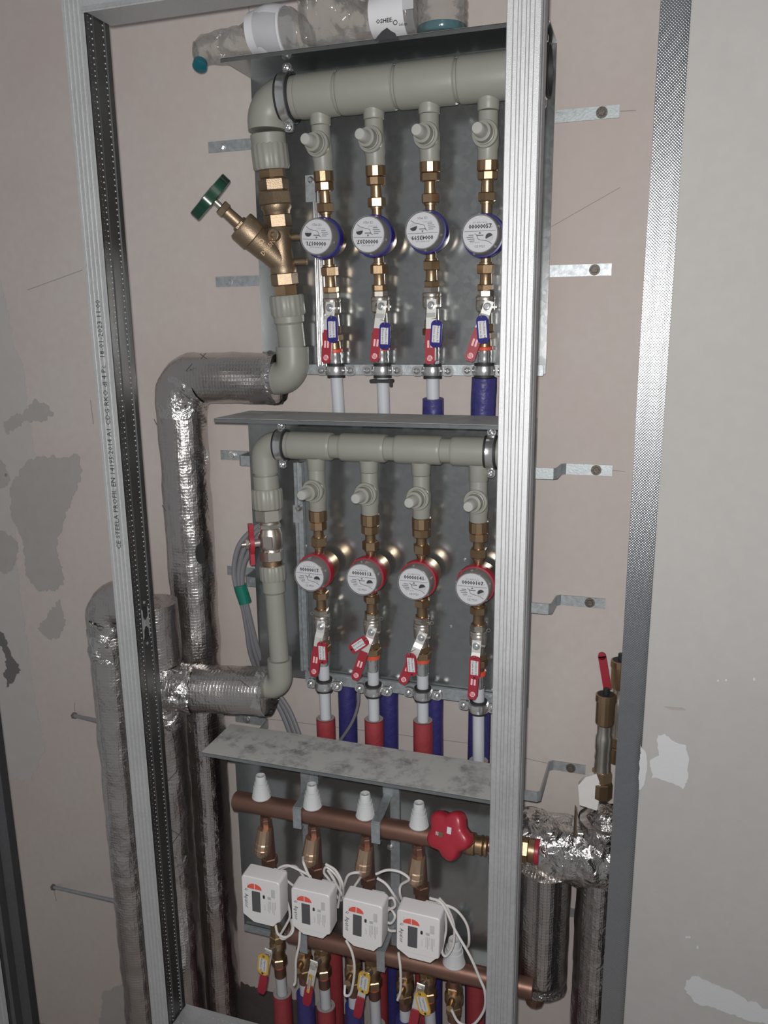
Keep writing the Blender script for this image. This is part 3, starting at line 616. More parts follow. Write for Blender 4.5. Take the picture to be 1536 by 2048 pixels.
MB().lathe(P_(455), vA.d, [(0, 0.0215), (0.004, 0.0235), (0.009, 0.0205), (L_*0.5, 0.0190), (L_-0.012, 0.0215), (L_-0.006, 0.0235), (L_, 0.0225)], 36).build('body', 'brass_cast', yv)
MB().hexn(P_(545), P_(571), 0.0240, phase=0.6).build('outlet_hex', 'brass_cast', yv, smooth=25)
MB().hexn(P_(570), P_(591), 0.0218, phase=0.15, ch=0.001).build('nipple', 'brass', yv, smooth=25)
base = P_(528)
tip = min((at(421, 394, base.y-0.14+0.0008*k) for k in range(220)), key=lambda q: abs((q-base).normalized().dot((at(440, 410, base.y)-CAM).normalized())+0.015))
bd = (tip-base).normalized(); LB = (tip-base).length
def bp_(px, py):                                  # distance along the bonnet axis nearest a pixel
    return min((abs(proj(base+bd*(LB*k/200))[0]-px)+abs(proj(base+bd*(LB*k/200))[1]-py), LB*k/200) for k in range(0, 220))[1]
s1 = bp_(484, 461); s0 = bp_(510, 484); s2 = bp_(452, 427); s3 = bp_(441, 416)
MB().lathe(base+bd*0.004, bd, [(0, 0.0200), (s0-0.010, 0.0235), (s0-0.002, 0.0245), (s0, 0.0268), (s1-0.003, 0.0268), (s1, 0.0250)], 40).build('bonnet', 'brass_cast', yv)
MB().lathe(base+bd*s1, bd, [(0, 0.0125), (0.006, 0.0125), (0.008, 0.0108), (s2-s1, 0.0100)], 30).build('gland', 'brass_cast', yv)
MB().hexn(base+bd*(s1+0.001), base+bd*(s1+0.009), 0.0145, phase=0.5).build('gland_hex', 'brass_cast', yv, smooth=25)
MB().hexn(base+bd*s2, base+bd*s3, 0.0140, phase=0.2).build('gland_nut', 'brass_cast', yv, smooth=25)
MB().cyl(base+bd*(s3-0.002), base+bd*(LB+0.004), 0.0052, n=16).build('stem', 'nickel', yv)
hw = MB(); u, v = frame(bd, UP); n = 60; prof = [(-0.010, 0.30), (-0.0085, 0.55), (-0.0090, 0.92), (-0.0080, 1.0), (0.0080, 1.0), (0.0090, 0.92), (0.0085, 0.55), (0.010, 0.30)]
vs_ = []; fs2 = []
for (t_, k_) in prof:
    for j in range(n):
        a = 2*math.pi*j/n; rr = 0.0435*k_*(1-0.05*(k_ > 0.5)*(1-math.cos(6*a))); vs_.append(base+bd*(LB+t_)+u*(rr*math.cos(a))+v*(rr*math.sin(a)))
for i in range(len(prof)-1):
    for j in range(n): fs2.append((i*n+j, i*n+(j+1) % n, (i+1)*n+(j+1) % n, (i+1)*n+j))
fs2 += [tuple(range(n-1, -1, -1)), tuple((len(prof)-1)*n+j for j in range(n))]
hw.add(vs_, fs2).build('handwheel', 'green_paint', yv, label='dark green enamelled handwheel')
cp = P_(473); pg = MB(); pg.lathe(cp+FR*0.014, FR, [(0, 0.0105), (0.013, 0.0105), (0.014, 0.0092), (0.014, 0.005), (0.009, 0.0042)], 28); pgo = pg.build('test_plug', 'brass_cast', yv)
for py in (474, 524):
    c = P_(py)+XX*0.016+V((0, 0.012, 0)); MB().cyl(c, c+XX*0.026, 0.0065, n=16, bev=0.001).build('drain_plug', 'brass_cast', yv)
em = MB(); vv = -FWD; side = (vv-bd*vv.dot(bd)).normalized(); acr = side.cross(bd).normalized(); acr = acr if acr.dot(UP) > 0 else -acr
rd = (-bd)
em.text('DR65N', base+bd*(s0*0.62)+side*0.0246, acr, -rd if False else bd, 0.0105); em.text('\u2302', base+bd*(s0*0.86)+side*0.0249, acr, bd, 0.012)
em.build('cast_lettering', 'brass', yv, smooth=0, recalc=False)

# ================================================================ RED BUTTERFLY BALL VALVE
bv = thing('ball_valve', vB.pt(1130), 'nickel ball valve with red butterfly handle on the middle manifold inlet', 'valve')
Q_ = vB.pt
MB().hexn(Q_(1017), Q_(1043), 0.0250, phase=0.35).build('union_nut', 'nickel', bv, smooth=25)
MB().lathe(Q_(1042), vB.d, [(0, 0.0195), (vB.s_(1047)-vB.s_(1042), 0.0195)], 30).build('neck', 'nickel', bv)
MB().hexn(Q_(1046), Q_(1057), 0.0205, phase=0.35, n=8).build('inlet_hex', 'nickel', bv, smooth=25)
L_ = vB.s_(1102)-vB.s_(1056)
MB().lathe(Q_(1056), vB.d, [(0, 0.0190), (0.003, 0.0205), (0.006, 0.0205), (0.010, 0.0225), (L_-0.010, 0.0225), (L_-0.004, 0.0185), (L_, 0.0195)], 36).build('body', 'nickel', bv)
MB().box(Q_(1079)+FR*0.0195+XX*0.004, 0.018, 0.008, 0.022, bev=0.0015).build('body_boss', 'nickel', bv)
MB().hexn(Q_(1100), Q_(1121), 0.0228, phase=0.35).build('outlet_hex', 'nickel', bv, smooth=25)
MB().cyl(Q_(1120), Q_(1132), 0.0188, n=30).build('nipple', 'brass', bv)
hd = V((-0.80, -0.60, 0)).normalized(); hc = Q_(1084)+hd*0.034; ha = UP.cross(hd)
MB().cyl(Q_(1083)+hd*0.016, hc+hd*0.010, 0.0075, n=20).build('stem', 'nickel', bv)
ol = []
for k in range(40):
    a = 2*math.pi*k/40; zz = math.sin(a); xx = math.cos(a); ol.append((0.0145*xx*abs(xx)**-0.3 if abs(xx) > 0.001 else 0, 0))
out_ = [(0.008, 0.038), (0.0085, 0.026), (0.0075, 0.018), (0.0135, 0.010), (0.0155, 0.0), (0.0135, -0.010), (0.0075, -0.018), (0.0085, -0.026), (0.0095, -0.038), (-0.008, -0.040), (-0.0075, -0.026), (-0.0065, -0.018), (-0.0125, -0.010), (-0.0140, 0), (-0.0125, 0.010), (-0.0065, 0.018), (-0.0075, 0.026), (-0.009, 0.037)]
hb = MB().plate(hc+hd*0.006, ha, UP, out_, 0.008, hd).build('handle', 'red_plastic', bv, smooth=30, label='red butterfly handle')
hn = MB(); hn.hexn(hc+hd*0.006, hc+hd*0.013, 0.0088); hn.cyl(hc+hd*0.012, hc+hd*0.020, 0.0042, n=12); hn.build('nut', 'nickel', hb, smooth=25)

# ================================================================ BRANCHES: stop valves, meters, ball valves, tags, clamps, pipes
def stop_valve(ax, ytop, ybot, yb, r, rowname, i):
    t = thing('stop_valve', ax.pt(ybot), f'grey plastic stop valve with pale cap, {ORD[i]} from the left on the {rowname} manifold', 'valve', f'stop valves on the {rowname} manifold')
    L = ax.s_(ybot)-ax.s_(ytop)
    MB().lathe(ax.pt(ytop), ax.d, [(0, r*0.93), (0.002, r*0.95), (L*0.35, r*0.95), (L*0.45, r*1.06), (L*0.72, r*1.06), (L*0.8, r*0.98), (L-0.002, r*0.98), (L, r*0.93)], 32).build('body', 'ppr', t)
    c = ax.pt(yb); f = V((-0.10, -1, 0.0)).normalized(); hex_ = 0.0
    MB().lathe(c+f*0.004, f, [(0, 0.0170), (0.008, 0.0200), (0.013, 0.0208), (0.0150, 0.0200), (0.0155, 0.0165), (0.019, 0.0165), (0.0195, 0.0150), (0.028, 0.0145), (0.031, 0.0142), (0.032, 0.0100)], 36).build('bonnet', 'ppr', t)
    MB().lathe(c+f*0.035, f, [(0, 0.0104), (0.012, 0.0098), (0.022, 0.0088), (0.0235, 0.0078), (0.0240, 0.0)], 28, cap=False).build('cap', 'ppr_cap', t)
    return t
def dial_print(face, o, ux, uy, r, n, serial):
    bk = MB()
    bk.text(serial, o+uy*(r*0.40), ux, uy, r*0.34); bk.text(serial, o+uy*(r*0.40)+ux*(r*0.022), ux, uy, r*0.34); bk.text(serial, o+uy*(r*0.415)+ux*(r*0.011), ux, uy, r*0.34); bk.build('counter_digits', 'ink', face, smooth=0, recalc=False)
    gp = MB()
    gp.text('ISO 4064 16-22', o+uy*(r*0.63), ux, uy, r*0.13); gp.text('m\u00b3', o+uy*(r*0.36)+ux*(r*0.70), ux, uy, r*0.16)
    for k, wd_ in enumerate((0.30, 0.42, 0.42, 0.30)):
        gp.box(o-ux*(r*(0.58-0.06*abs(k-1)))-uy*(r*(0.05+0.11*k))-FR*0.0, r*wd_, 0.00012, r*0.035, (ux, FR, uy))
    gp.box(o+uy*(r*0.16), r*1.86, 0.00012, r*0.022, (ux, FR, uy))
    gp.text('\u25b2', o+uy*(r*0.06), ux, uy, r*0.16)
    gp.box(o-uy*(r*0.08), r*0.42, 0.00012, r*0.05, (ux, FR, uy))
    gp.text('CE M20', o-uy*(r*0.70)-ux*(r*0.0), ux, uy, r*0.20); gp.text('R100  Q3 2,5', o-uy*(r*0.47)-ux*(r*0.28), ux, uy, r*0.10)
    pth = [o+ux*(r*a)+uy*(r*b) for a, b in ((-0.32, 0.02), (-0.18, -0.05), (-0.12, -0.25), (0.02, -0.33), (0.45, -0.42), (0.72, -0.58))]
    gp.strip(bez(pth, 4), r*0.03, 0.00012, uy)
    gp.build('dial_print', 'ink_grey', face, smooth=0, recalc=False)
    wc = o+ux*(r*0.56)-uy*(r*0.20)
    MB().plate(wc+FR*0.0003, ux, uy, disc(r*0.24, 24), 0.0003, FR).build('flow_star', 'ink_pale', face, smooth=0)
    MB().plate(wc+FR*0.0005, ux, uy, [(r*0.22*math.cos(math.pi*k/12+0.15*n), r*0.22*math.sin(math.pi*k/12+0.15*n)) for k in range(13)], 0.0003, FR).build('flow_star_half', 'ink', face, smooth=0)
def water_meter(ax, yc, ys, col, flip, i, row, cname, pots, digits):
    # ys: collar0, collar1, hex1, slim1, nut0(=slim1), nut1 | lower nut0, nut1, slim1, hex end
    t = thing('water_meter', ax.pt(ys[9]), f'{cname}-ringed water meter, {ORD[i]} from the left in the {row} row', 'water meter', f'{cname}-ringed water meters')
    d = ax.d; c = ax.pt(yc); f = V((-0.03, -1, 0.0)).normalized()
    n12 = MB().hexn(ax.pt(ys[0]), ax.pt(ys[1]), 0.0170, n=12, ch=0.001).build('threaded_collar', 'brass', t, smooth=20)
    MB().hexn(ax.pt(ys[1]), ax.pt(ys[2]), 0.0162, phase=0.3*i, n=8).build('collar_hex', 'brass', t, smooth=25)
    MB().lathe(ax.pt(ys[2]), d, [(0, 0.0098), (0.002, 0.0092), (ax.s_(ys[3])-ax.s_(ys[2]), 0.0098)], 24).build('tailpiece', 'brass', t)
    MB().hexn(ax.pt(ys[3]), ax.pt(ys[4]), 0.0150, phase=0.35+0.4*i).build('union_nut', 'brass', t, smooth=25)
    MB().lathe(ax.pt(ys[4]), d, [(0, 0.0108), (0.003, 0.0108), (0.0035, 0.0085), (ax.s_(yc)-ax.s_(ys[4]), 0.0085)], 24).build('inlet_neck', 'brass', t)
    MB().lathe(c, d, [(0, 0.0085), (ax.s_(ys[5])-ax.s_(yc)-0.0035, 0.0085), (ax.s_(ys[5])-ax.s_(yc)-0.003, 0.0108), (ax.s_(ys[5])-ax.s_(yc), 0.0108)], 24).build('outlet_neck', 'brass', t)
    MB().hexn(ax.pt(ys[5]), ax.pt(ys[6]), 0.0150, phase=0.5+0.4*i).build('union_nut', 'brass', t, smooth=25)
    MB().lathe(ax.pt(ys[6]), d, [(0, 0.0098), (0.002, 0.0092), (ax.s_(ys[7])-ax.s_(ys[6]), 0.0098)], 24).build('tailpiece', 'brass', t)
    MB().hexn(ax.pt(ys[7]), ax.pt(ys[8]), 0.0138, phase=0.5+0.4*i).build('lower_hex', 'brass', t, smooth=25)
    MB().lathe(c-f*pots, f, [(0, 0.024), (0.004, 0.0285), (pots+0.012, 0.0295), (pots+0.013, 0.026)], 40).build('body', 'brass', t)
    MB().lathe(c+f*0.0115, f, [(0, 0.0295), (0, 0.0345), (0.006, 0.0348), (0.015, 0.0335), (0.0155, 0.0300)], 48, cap=False).build('seal_ring', col, t, label=f'{cname} plastic seal ring')
    MB().lathe(c+f*0.0270, f, [(0, 0.0315), (0.018, 0.0300), (0.0215, 0.0290)], 48, cap=False).build('cover', 'clear_cover', t)
    MB().lathe(c+f*0.0120, f, [(0, 0.0280), (0.034, 0.0272)], 40).build('register', 'register_grey', t)
    o = c+f*0.0475
    fc = MB().lathe(c+f*0.0462, f, [(0, 0.0274), (0.0012, 0.0274)], 48).build('dial', 'white_plastic', t, smooth=30)
    ux = XX.copy(); ux = (ux-f*ux.dot(f)).normalized(); uy = UP.copy()
    if flip: a = math.radians(flip); ux, uy = ux*math.cos(a)+uy*math.sin(a), uy*math.cos(a)-ux*math.sin(a)
    dial_print(fc, o+f*0.0001, ux, uy, 0.0270, i, digits)
    MB().lathe(c+f*0.0440, f, [(0, 0.0275), (0.0035, 0.0292), (0.0048, 0.0292), (0.0050, 0.0276)], 48, cap=False).build('cover_rim', 'clear_cover', t)
    for a in (20, 95, 165, 250, 320):
        a = math.radians(a); q = c+f*0.036+ux*(0.0298*math.cos(a))+uy*(0.0298*math.sin(a)); MB().box(q, 0.004, 0.010, 0.004, (ux, f, uy), bev=0.0006).build('cover_lug', 'clear_cover', t)
    if col == 'red_plastic':
        q = ax.pt(ys[7]+12); ring = [q+XX*(0.0150*math.cos(a*math.pi/12))+V((0, 0.0150*math.sin(a*math.pi/12), 0.003*math.sin(a*math.pi/12+i*1.7))) for a in range(25)]
        MB().tube(ring, 0.0007, 6, cap=False).build('seal_wire', 'chrome', t)
        MB().tube([q+XX*(0.004+0.0145)*(-1 if i == 0 else 1)+UP*0.003*math.cos(a*math.pi/6)+XX*0.003*math.sin(a*math.pi/6)+FR*0.002 for a in range(13)], 0.0006, 6, cap=False).build('seal_loop', 'chrome', t)
    return t
def ball_valve(ax, ys, lev, i, row, cname, group):
    # ys: hex0, hex1, ring1, body end, mid end, brass hex0, brass hex1, sleeve end, ring end, chrome end ; lev: (nut px, tip px)
    t = thing('ball_valve', ax.pt(ys[9]), f'ball valve with red lever under the {ORD[i]} {cname}-ringed meter from the left', 'valve', group)
    d = ax.d
    seg = lambda a, b: ax.s_(b)-ax.s_(a)
    MB().hexn(ax.pt(ys[0]), ax.pt(ys[1]), 0.0140, phase=0.4+0.5*i).build('inlet_hex', 'nickel', t, smooth=25)
    L = seg(ys[1], ys[3])
    MB().lathe(ax.pt(ys[1]), d, [(0, 0.0150), (0.002, 0.0160), (0.005, 0.0160), (0.0055, 0.0145), (0.008, 0.0160), (L-0.004, 0.0155), (L, 0.0115)], 32).build('body', 'nickel', t)
    MB().lathe(ax.pt(ys[3]), d, [(0, 0.0112), (seg(ys[3], ys[4]), 0.0118)], 24).build('outlet_neck', 'nickel', t)
    MB().hexn(ax.pt(ys[4]), ax.pt(ys[5]), 0.0145, phase=0.2).build('outlet_hex', 'brass', t, smooth=25)
    MB().hexn(ax.pt(ys[5]), ax.pt(ys[6]), 0.0165, phase=0.7).build('union_nut', 'brass', t, smooth=25)
    MB().lathe(ax.pt(ys[6]), d, [(0, 0.0105), (seg(ys[6], ys[7]), 0.0110)], 24).build('fitting', 'brass', t)
    MB().lathe(ax.pt(ys[7]), d, [(0, 0.0120), (0.001, 0.0138), (seg(ys[7], ys[8])-0.001, 0.0138), (seg(ys[7], ys[8]), 0.0120)], 28).build('marker_ring', 'ring_orange', t)
    Ls = seg(ys[8], ys[9])
    MB().lathe(ax.pt(ys[8]), d, [(0, 0.0112), (Ls*0.3, 0.0118), (Ls*0.45, 0.0110), (Ls*0.6, 0.0118), (Ls*0.9, 0.0114), (Ls, 0.0110)], 28).build('press_sleeve', 'chrome', t)
    (nx, ny), (tx, ty) = lev
    c = ax.pt(ny); Yl = c.y-0.032; n0 = at(nx, ny, Yl); t0 = at(tx, ty, Yl-0.010)
    MB().cyl(c+FR*0.010, V((n0.x, Yl+0.002, n0.z)), 0.0072, n=18).build('stem', 'nickel', t)
    ld = (t0-n0).normalized(); LL = (t0-n0).length; sd = ld.cross(FR).normalized(); nn = sd.cross(ld).normalized()
    if nn.dot(FR) < 0: nn = -nn
    lv = MB().strip([n0-ld*0.010, n0+ld*0.012, n0+ld*0.020+nn*0.004, n0+ld*(LL-0.004)+nn*0.004], 0.0155, 0.0022, sd).build('lever', 'lever_steel', t, smooth=20)
    h0 = LL*0.40
    pts = [(-0.0070, h0), (0.0070, h0), (0.0085, h0+0.012), (0.0085, LL-0.006), (0.0055, LL), (-0.0055, LL), (-0.0085, LL-0.006), (-0.0085, h0+0.012)]
    gp_ = MB().plate(n0+nn*0.0085, sd, ld, pts, 0.0075, nn).build('grip', 'red_grip', t, smooth=20, label='red lever grip')
    lg = MB(); q = n0+nn*0.0087
    lg.plate(q+ld*(LL*0.90), sd, ld, disc(0.0048, 20), 0.0001, nn)
    for a in (-0.0042, 0.0012): lg.plate(q+ld*(LL*0.66)+sd*(a+0.0015), sd, ld, rrect(0.0034, 0.012, 0.0006, 2), 0.0001, nn)
    lg.build('grip_emblem', 'print_pink', gp_, smooth=0)
    st_ = MB()
    for a in (-0.0022, 0.0002, 0.0026): st_.strip([q+nn*0.0002+ld*(LL*0.90+0.0032)+sd*(a-0.0014), q+nn*0.0002+ld*(LL*0.90)+sd*(a+0.0006), q+nn*0.0002+ld*(LL*0.90-0.0032)+sd*(a+0.001)], 0.0009, 0.0001, sd)
    st_.build('emblem_stripes', 'red_grip', gp_, smooth=0)
    nt_ = MB(); nt_.lathe(n0+nn*0.001, nn, [(0, 0.0068), (0.001, 0.0068), (0.0012, 0.006)], 18); nt_.hexn(n0+nn*0.002, n0+nn*0.0065, 0.0058); nt_.cyl(n0+nn*0.006, n0+nn*0.0095, 0.0034, n=14); nt_.build('lever_nut', 'chrome', t, smooth=25)
    MB().box(n0+XX*0.011-nn*0.004, 0.008, 0.004, 0.0035, bev=0.0006).build('stop_pin', 'nickel', t)
    return t, n0, ld, nn
def key_tag(px, Y, ang, size, matn, cname, lines, label, group, hook=None):
    o = at(*px, Y); f = V((-0.12, -1, 0.02)).normalized(); ux = (XX-f*XX.dot(f)).normalized(); uy = f.cross(ux); uy = uy if uy.z > 0 else -uy
    a = math.radians(ang); u2, v2 = ux*math.cos(a)+uy*math.sin(a), uy*math.cos(a)-ux*math.sin(a)
    wd_, hg_ = size
    t = thing('key_tag', o-v2*(hg_/2), label, 'key tag', group)
    outline = [(x, y) for x, y in [(-wd_/2, -hg_*0.32), (-wd_*0.28, -hg_*0.47), (wd_*0.28, -hg_*0.47), (wd_/2, -hg_*0.32), (wd_/2, hg_*0.32), (wd_*0.28, hg_*0.47), (-wd_*0.28, hg_*0.47), (-wd_/2, hg_*0.32)]]
    outline = rrect(wd_, hg_*0.95, wd_*0.40, 6)
    MB().plate(o, u2, v2, outline, 0.0030, f).build('tag_body', matn, t, smooth=20)
    pp = MB().plate(o+f*0.0003, u2, v2, rrect(wd_*0.70, hg_*0.58, 0.0006, 2), 0.0004, f).build('paper_insert', 'paper', t, smooth=0)
    tx = MB()
    for k, ln in enumerate(lines): tx.text(ln, o+f*0.0005+u2*(wd_*(0.16-0.32*k/(max(1, len(lines)-1)))), -v2, u2, hg_*0.105)
    tx.build('lettering', 'ink', pp, smooth=0, recalc=False)
    for s in (-1, 1): MB().plate(o+f*0.0004+v2*(s*hg_*0.40), u2, v2, disc(wd_*0.10, 10), 0.0004, f).build('eyelet', 'dark_plastic', t, smooth=0)
    if hook is not None: MB().tube(bez([o+v2*(hg_*0.40)+f*0.0008, o+v2*(hg_*0.52)+f*0.003, hook], 6), 0.0007, 6).build('wire_loop', 'chrome', t)
    return t
def pipe_clamp(c, r, label, group, rail):
    t = thing('pipe_clamp', c-UP*0.01, label, 'pipe clamp', group)
    MB().lathe(c-UP*0.0125, UP, [(0, r+0.0004), (0, r+0.005), (0.004, r+0.0045), (0.021, r+0.0045), (0.025, r+0.005), (0.025, r+0.0004)], 32, cap=False).build('rubber_lining', 'rubber', t)
    MB().lathe(c-UP*0.0085, UP, [(0, r+0.0045), (0.001, r+0.0075), (0.006, r+0.0085), (0.011, r+0.0085), (0.016, r+0.0075), (0.017, r+0.0045)], 32, cap=False).build('band', 'chrome', t)
    for s in (-1, 1):
        e = c+XX*(s*(r+0.0155))
        for yy in (-0.0025, 0.0025): MB().plate(e+V((0, yy, 0)), XX, UP, rrect(0.021, 0.018, 0.008), 0.0022, FR).build('ear', 'chrome', t)
        q = e+V((s*0.001, -0.0025, 0)); MB().lathe(q, FR, [(0, 0.0052), (0.0015, 0.0058), (0.004, 0.0050), (0.0055, 0.0026), (0.0046, 0.0016)], 18).build('screw', 'chrome', t)
    if rail: MB().cyl(c+V((0, r+0.004, 0)), V((c.x, rail, c.z)), 0.004, n=10).build('stud_bolt', 'chrome', t)
    return t
GV1, GV2 = 'red levered valves under the blue-ringed meters', 'red levered valves under the red-ringed meters'
top1 = (251, 239, 228, 222); col1 = (344, 333, 325, 322); cap1 = (290, 281, 273, 270); dial1 = (479, 475, 467, 474)
lev1 = (((660, 616), (655, 727)), ((763, 613), (751, 724)), ((863, 611), (862, 729)), ((975, 614), (939, 723)))
tag1 = ((664, 659, -1), (769, 672, 2), (872, 668, 3), (965, 659, -6))
fl1 = (176, 178, 180, 0); dg1 = ('00000171', '00000207', '00043599', '00000057')
NUM = ('43', '42', '41', '44')
pipe1 = []
for i, ax in enumerate(AX1):
    stop_valve(ax, top1[i], col1[i]-1, cap1[i]+2, 0.0165, 'upper', i)
    c0 = col1[i]; yc = dial1[i]; e = yc-479
    ys = (c0-2, c0+20, c0+38, c0+62, c0+81, 533+e, 552+e, 573+e, 585+e, 585+e)
    water_meter(ax, yc, ys, 'blue_plastic', fl1[i], i, 'upper', 'blue', 0.020, dg1[i])
    vy = (585+e, 597+e, 603+e, 630+e, 652+e, 668+e, 682+e, 697+e, 705+e, 732+e)
    t, n0, ld, nn = ball_valve(ax, vy, lev1[i], i, 'upper', 'blue', GV1)
    q = tag1[i]
    key_tag(q[:2], n0.y-0.017, -q[2], (0.0195, 0.0470), 'blue_plastic', 'blue', ('Mieszkanie '+NUM[i], 'Zimna woda'), f'blue key tag on the {ORD[i]} red lever from the left in the upper row', 'blue key tags', n0+ld*0.022+nn*0.003)
    yp = 741 if i != 2 else 742
    c = ax.pt(yp)
    pipe_clamp(c, 0.0115 if i < 3 else 0.0125, f'double-eared chrome clamp at the foot of the {ORD[i]} blue-tagged branch from the left', 'chrome clamps under the upper panel', -0.0392)
    if i == 1:
        ct = MB().box(c+V((0.0, -0.004, -0.018)), 0.040, 0.022, 0.006, bev=0.001).build('cable_tie', 'rubber', COL.objects[-1].parent)
        MB().box(c+V((0.019, -0.010, -0.022)), 0.005, 0.006, 0.012, bev=0.001).build('tie_head', 'rubber', ct)
    # pipe down to the floor behind the other panels
    a0 = ax.pt(733+e); k1 = ax.pt((838, 838, 797, 755)[i]); kend = V((k1.x+0.004, -0.031, 0.004))
    what = ('bare white pipe under the first blue-tagged branch', 'bare white pipe under the second blue-tagged branch', 'white pipe entering a short blue sleeve, third in the upper row', 'pipe in a long blue sleeve beside the bright stud')[i]
    pt_ = thing('water_pipe', kend, what, 'pipe', 'cold water pipes leaving the upper panel')
    kk = ax.pt(850); mid = V((kk.x, -0.0355, kk.z))
    path = [a0, ax.pt(800), mid, V((mid.x+0.001, -0.034, mid.z-0.10)), kend]
    MB().tube(path, 0.0112 if i < 3 else 0.0125, 24).build('pipe', 'white_pipe', pt_)
    s0_ = [p for p in ([k1] if i >= 2 else [V((mid.x, mid.y, mid.z-0.02))])]
    sp = bez(s0_+([mid-UP*0.002] if i >= 2 else [])+[V((mid.x+0.001, -0.0315, mid.z-0.10)), V((mid.x+0.002, -0.031, 0.75)), kend], 14)
    rb = 0.0190 if i < 3 else 0.0215
    n = 22; mbs = MB(); mbs.tube(sp, rb, n)
    for j, p in enumerate(mbs.v):
        o_ = noise.noise(V((p.x*90, p.y*90, p.z*45))); cx_ = min(sp, key=lambda s_: (s_-p).length); r_ = (p-cx_); r_.z = 0
        if r_.length > 1e-6: p += r_.normalized()*o_*0.0012
    mbs.build('foam_sleeve', 'blue_foam', pt_, smooth=50)
top2 = (939, 944, 950, 961); col2 = (1021, 1029, 1036, 1044); cap2 = (983, 989, 997, 1004); dial2 = (1137, 1144, 1152, 1162)
low2 = (1182, 1189, 1197, 1212)
lev2 = (((642, 1253), (630, 1350)), ((743, 1264), (712, 1357)), ((843, 1275), (806, 1365)), ((953, 1292), (946, 1396)))
tag2 = ((644, 1306, -2), (717, 1290, 52), (822, 1330, -5), (949, 1336, 0))
dg2 = ('00000017', '00000113', '00000141', '00000107')
clp2 = (1369, 1379, 1387, 1413)
for i, ax in enumerate(AX2):
    stop_valve(ax, top2[i], col2[i]-1, cap2[i]-4, 0.0158, 'middle', i)
    c0 = col2[i]; lo = low2[i]; yc = dial2[i]
    ys = (c0-2, c0+20, c0+37, c0+52, c0+70, lo, lo+15, lo+34, lo+36, lo+36)
    water_meter(ax, yc, ys, 'red_plastic', 0, i, 'middle', 'red', 0.030, dg2[i])
    wp = (1329, 1341, 1348, 1374)[i]
    vy = (lo+36, lo+48, lo+53, lo+80, lo+94, lo+106, lo+119, wp-34, wp-25, wp)
    t, n0, ld, nn = ball_valve(ax, vy, lev2[i], i, 'middle', 'red', GV2)
    q = tag2[i]
    key_tag(q[:2], n0.y-0.017, -q[2], (0.0195, 0.0450), 'red_plastic', 'red', ('Mieszkanie '+NUM[i], 'Ciep\u0142a woda'), f'red key tag on the {ORD[i]} red lever from the left in the middle row', 'red key tags', n0+ld*0.022+nn*0.003)
    c = ax.pt(clp2[i])
    pipe_clamp(c, 0.0110, f'double-eared chrome clamp at the foot of the {ORD[i]} red-tagged branch from the left', 'chrome clamps under the middle panel', -0.0702)
    a0 = ax.pt(wp); k1 = ax.pt((1436, 1438, 1441, 1522)[i]); kend = V((k1.x+0.003, -0.080, 0.004))
    pt_ = thing('water_pipe', kend, f'white pipe entering a red sleeve under the {ORD[i]} red-tagged branch from the left', 'pipe', 'hot water pipes leaving the middle panel')
    MB().tube([a0, k1, kend], 0.0108, 24).build('pipe', 'white_pipe', pt_)
    mb = MB(); sl = [k1+(kend-k1)*(j/30) for j in range(31)]; mb.tube(sl, 0.0185, 24)
    mb.build('foam_sleeve', 'red_foam', pt_, smooth=50)
    MB().lathe(k1+UP*0.0003, UP, [(0, 0.0115), (0.0008, 0.0175)], 24, cap=False).build('sleeve_rim', 'foam_core', pt_)
# ================================================================ FOIL-WRAPPED PIPES
def foil_tube(path, r, amp=0.0025, n=40, freq=22, caps=True, rad=None, seed=0.0, step=0.010):
    # resample, then push the skin in and out so the wrap looks hand made
    P = [path[0]]
    for a, b in zip(path[:-1], path[1:]):
        k = max(1, int((b-a).length/step)); P += [a.lerp(b, j/k) for j in range(1, k+1)]
    mb = MB(); sc_ = None
    if rad: sc_ = [rad(j/(len(P)-1)) for j in range(len(P))]
    mb.tube(P, r, n, caps, sc_)
    for j, p in enumerate(mb.v):
        c = P[j//n]; d = p-c
        if d.length > 1e-5:
            q = V((p.x*freq+seed, p.y*freq, p.z*freq)); o = noise.noise(q)*0.6+noise.noise(q*2.3)*0.4+abs(noise.noise(q*0.8+V((9, 3, 1))))*-0.5
            p += d.normalized()*(amp*o)
    return mb
def arc(c, a0, a1, R, e1, e2, n=10): return [c+e1*(R*math.cos(math.radians(a0+(a1-a0)*k/n)))+e2*(R*math.sin(math.radians(a0+(a1-a0)*k/n))) for k in range(n+1)]
# tall pipe with elbow at the top
YP = -0.053
vx = at(375, 1000, YP).x; hz = at(450, 756, YP).z
t = thing('insulated_pipe', V((vx, YP, 0)), 'tall foil-wrapped pipe turning right to the upper riser elbow', 'insulated pipe', 'foil-wrapped pipes on the left')
Rb = 0.036
pth = [V((at(552, 756, YP).x, YP, hz)), V((vx+Rb, YP, hz))]+arc(V((vx+Rb, YP, hz-Rb)), 90, 180, Rb, XX, UP)[1:]+[V((vx, YP, 0.0))]
foil_tube(pth, 0.0480, 0.0035, 48, 16, seed=1.3).build('foil_wrap', 'foil', t, smooth=80)
xe = at(552, 756, YP).x
foil_tube([V((xe-0.012, YP, hz)), V((xe+0.002, YP, hz)), V((xe+0.008, YP, hz))], 0.0490, 0.006, 40, 60, caps=False, seed=4, step=0.003).build('foil_edge', 'foil_crumple', t, smooth=80)
foil_tube([V((vx+0.05, YP-0.001, hz-0.004)), V((vx+0.02, YP-0.001, hz-0.012)), V((vx+0.003, YP-0.001, hz-0.04)), V((vx, YP-0.001, hz-0.075))], 0.0484, 0.007, 48, 30, caps=False, seed=9, step=0.006).build('crumpled_tape', 'foil_crumple', t, smooth=80)
nrm = V((0.80, -0.60, 0)); pz = at(416, 1112, YP-0.04).z
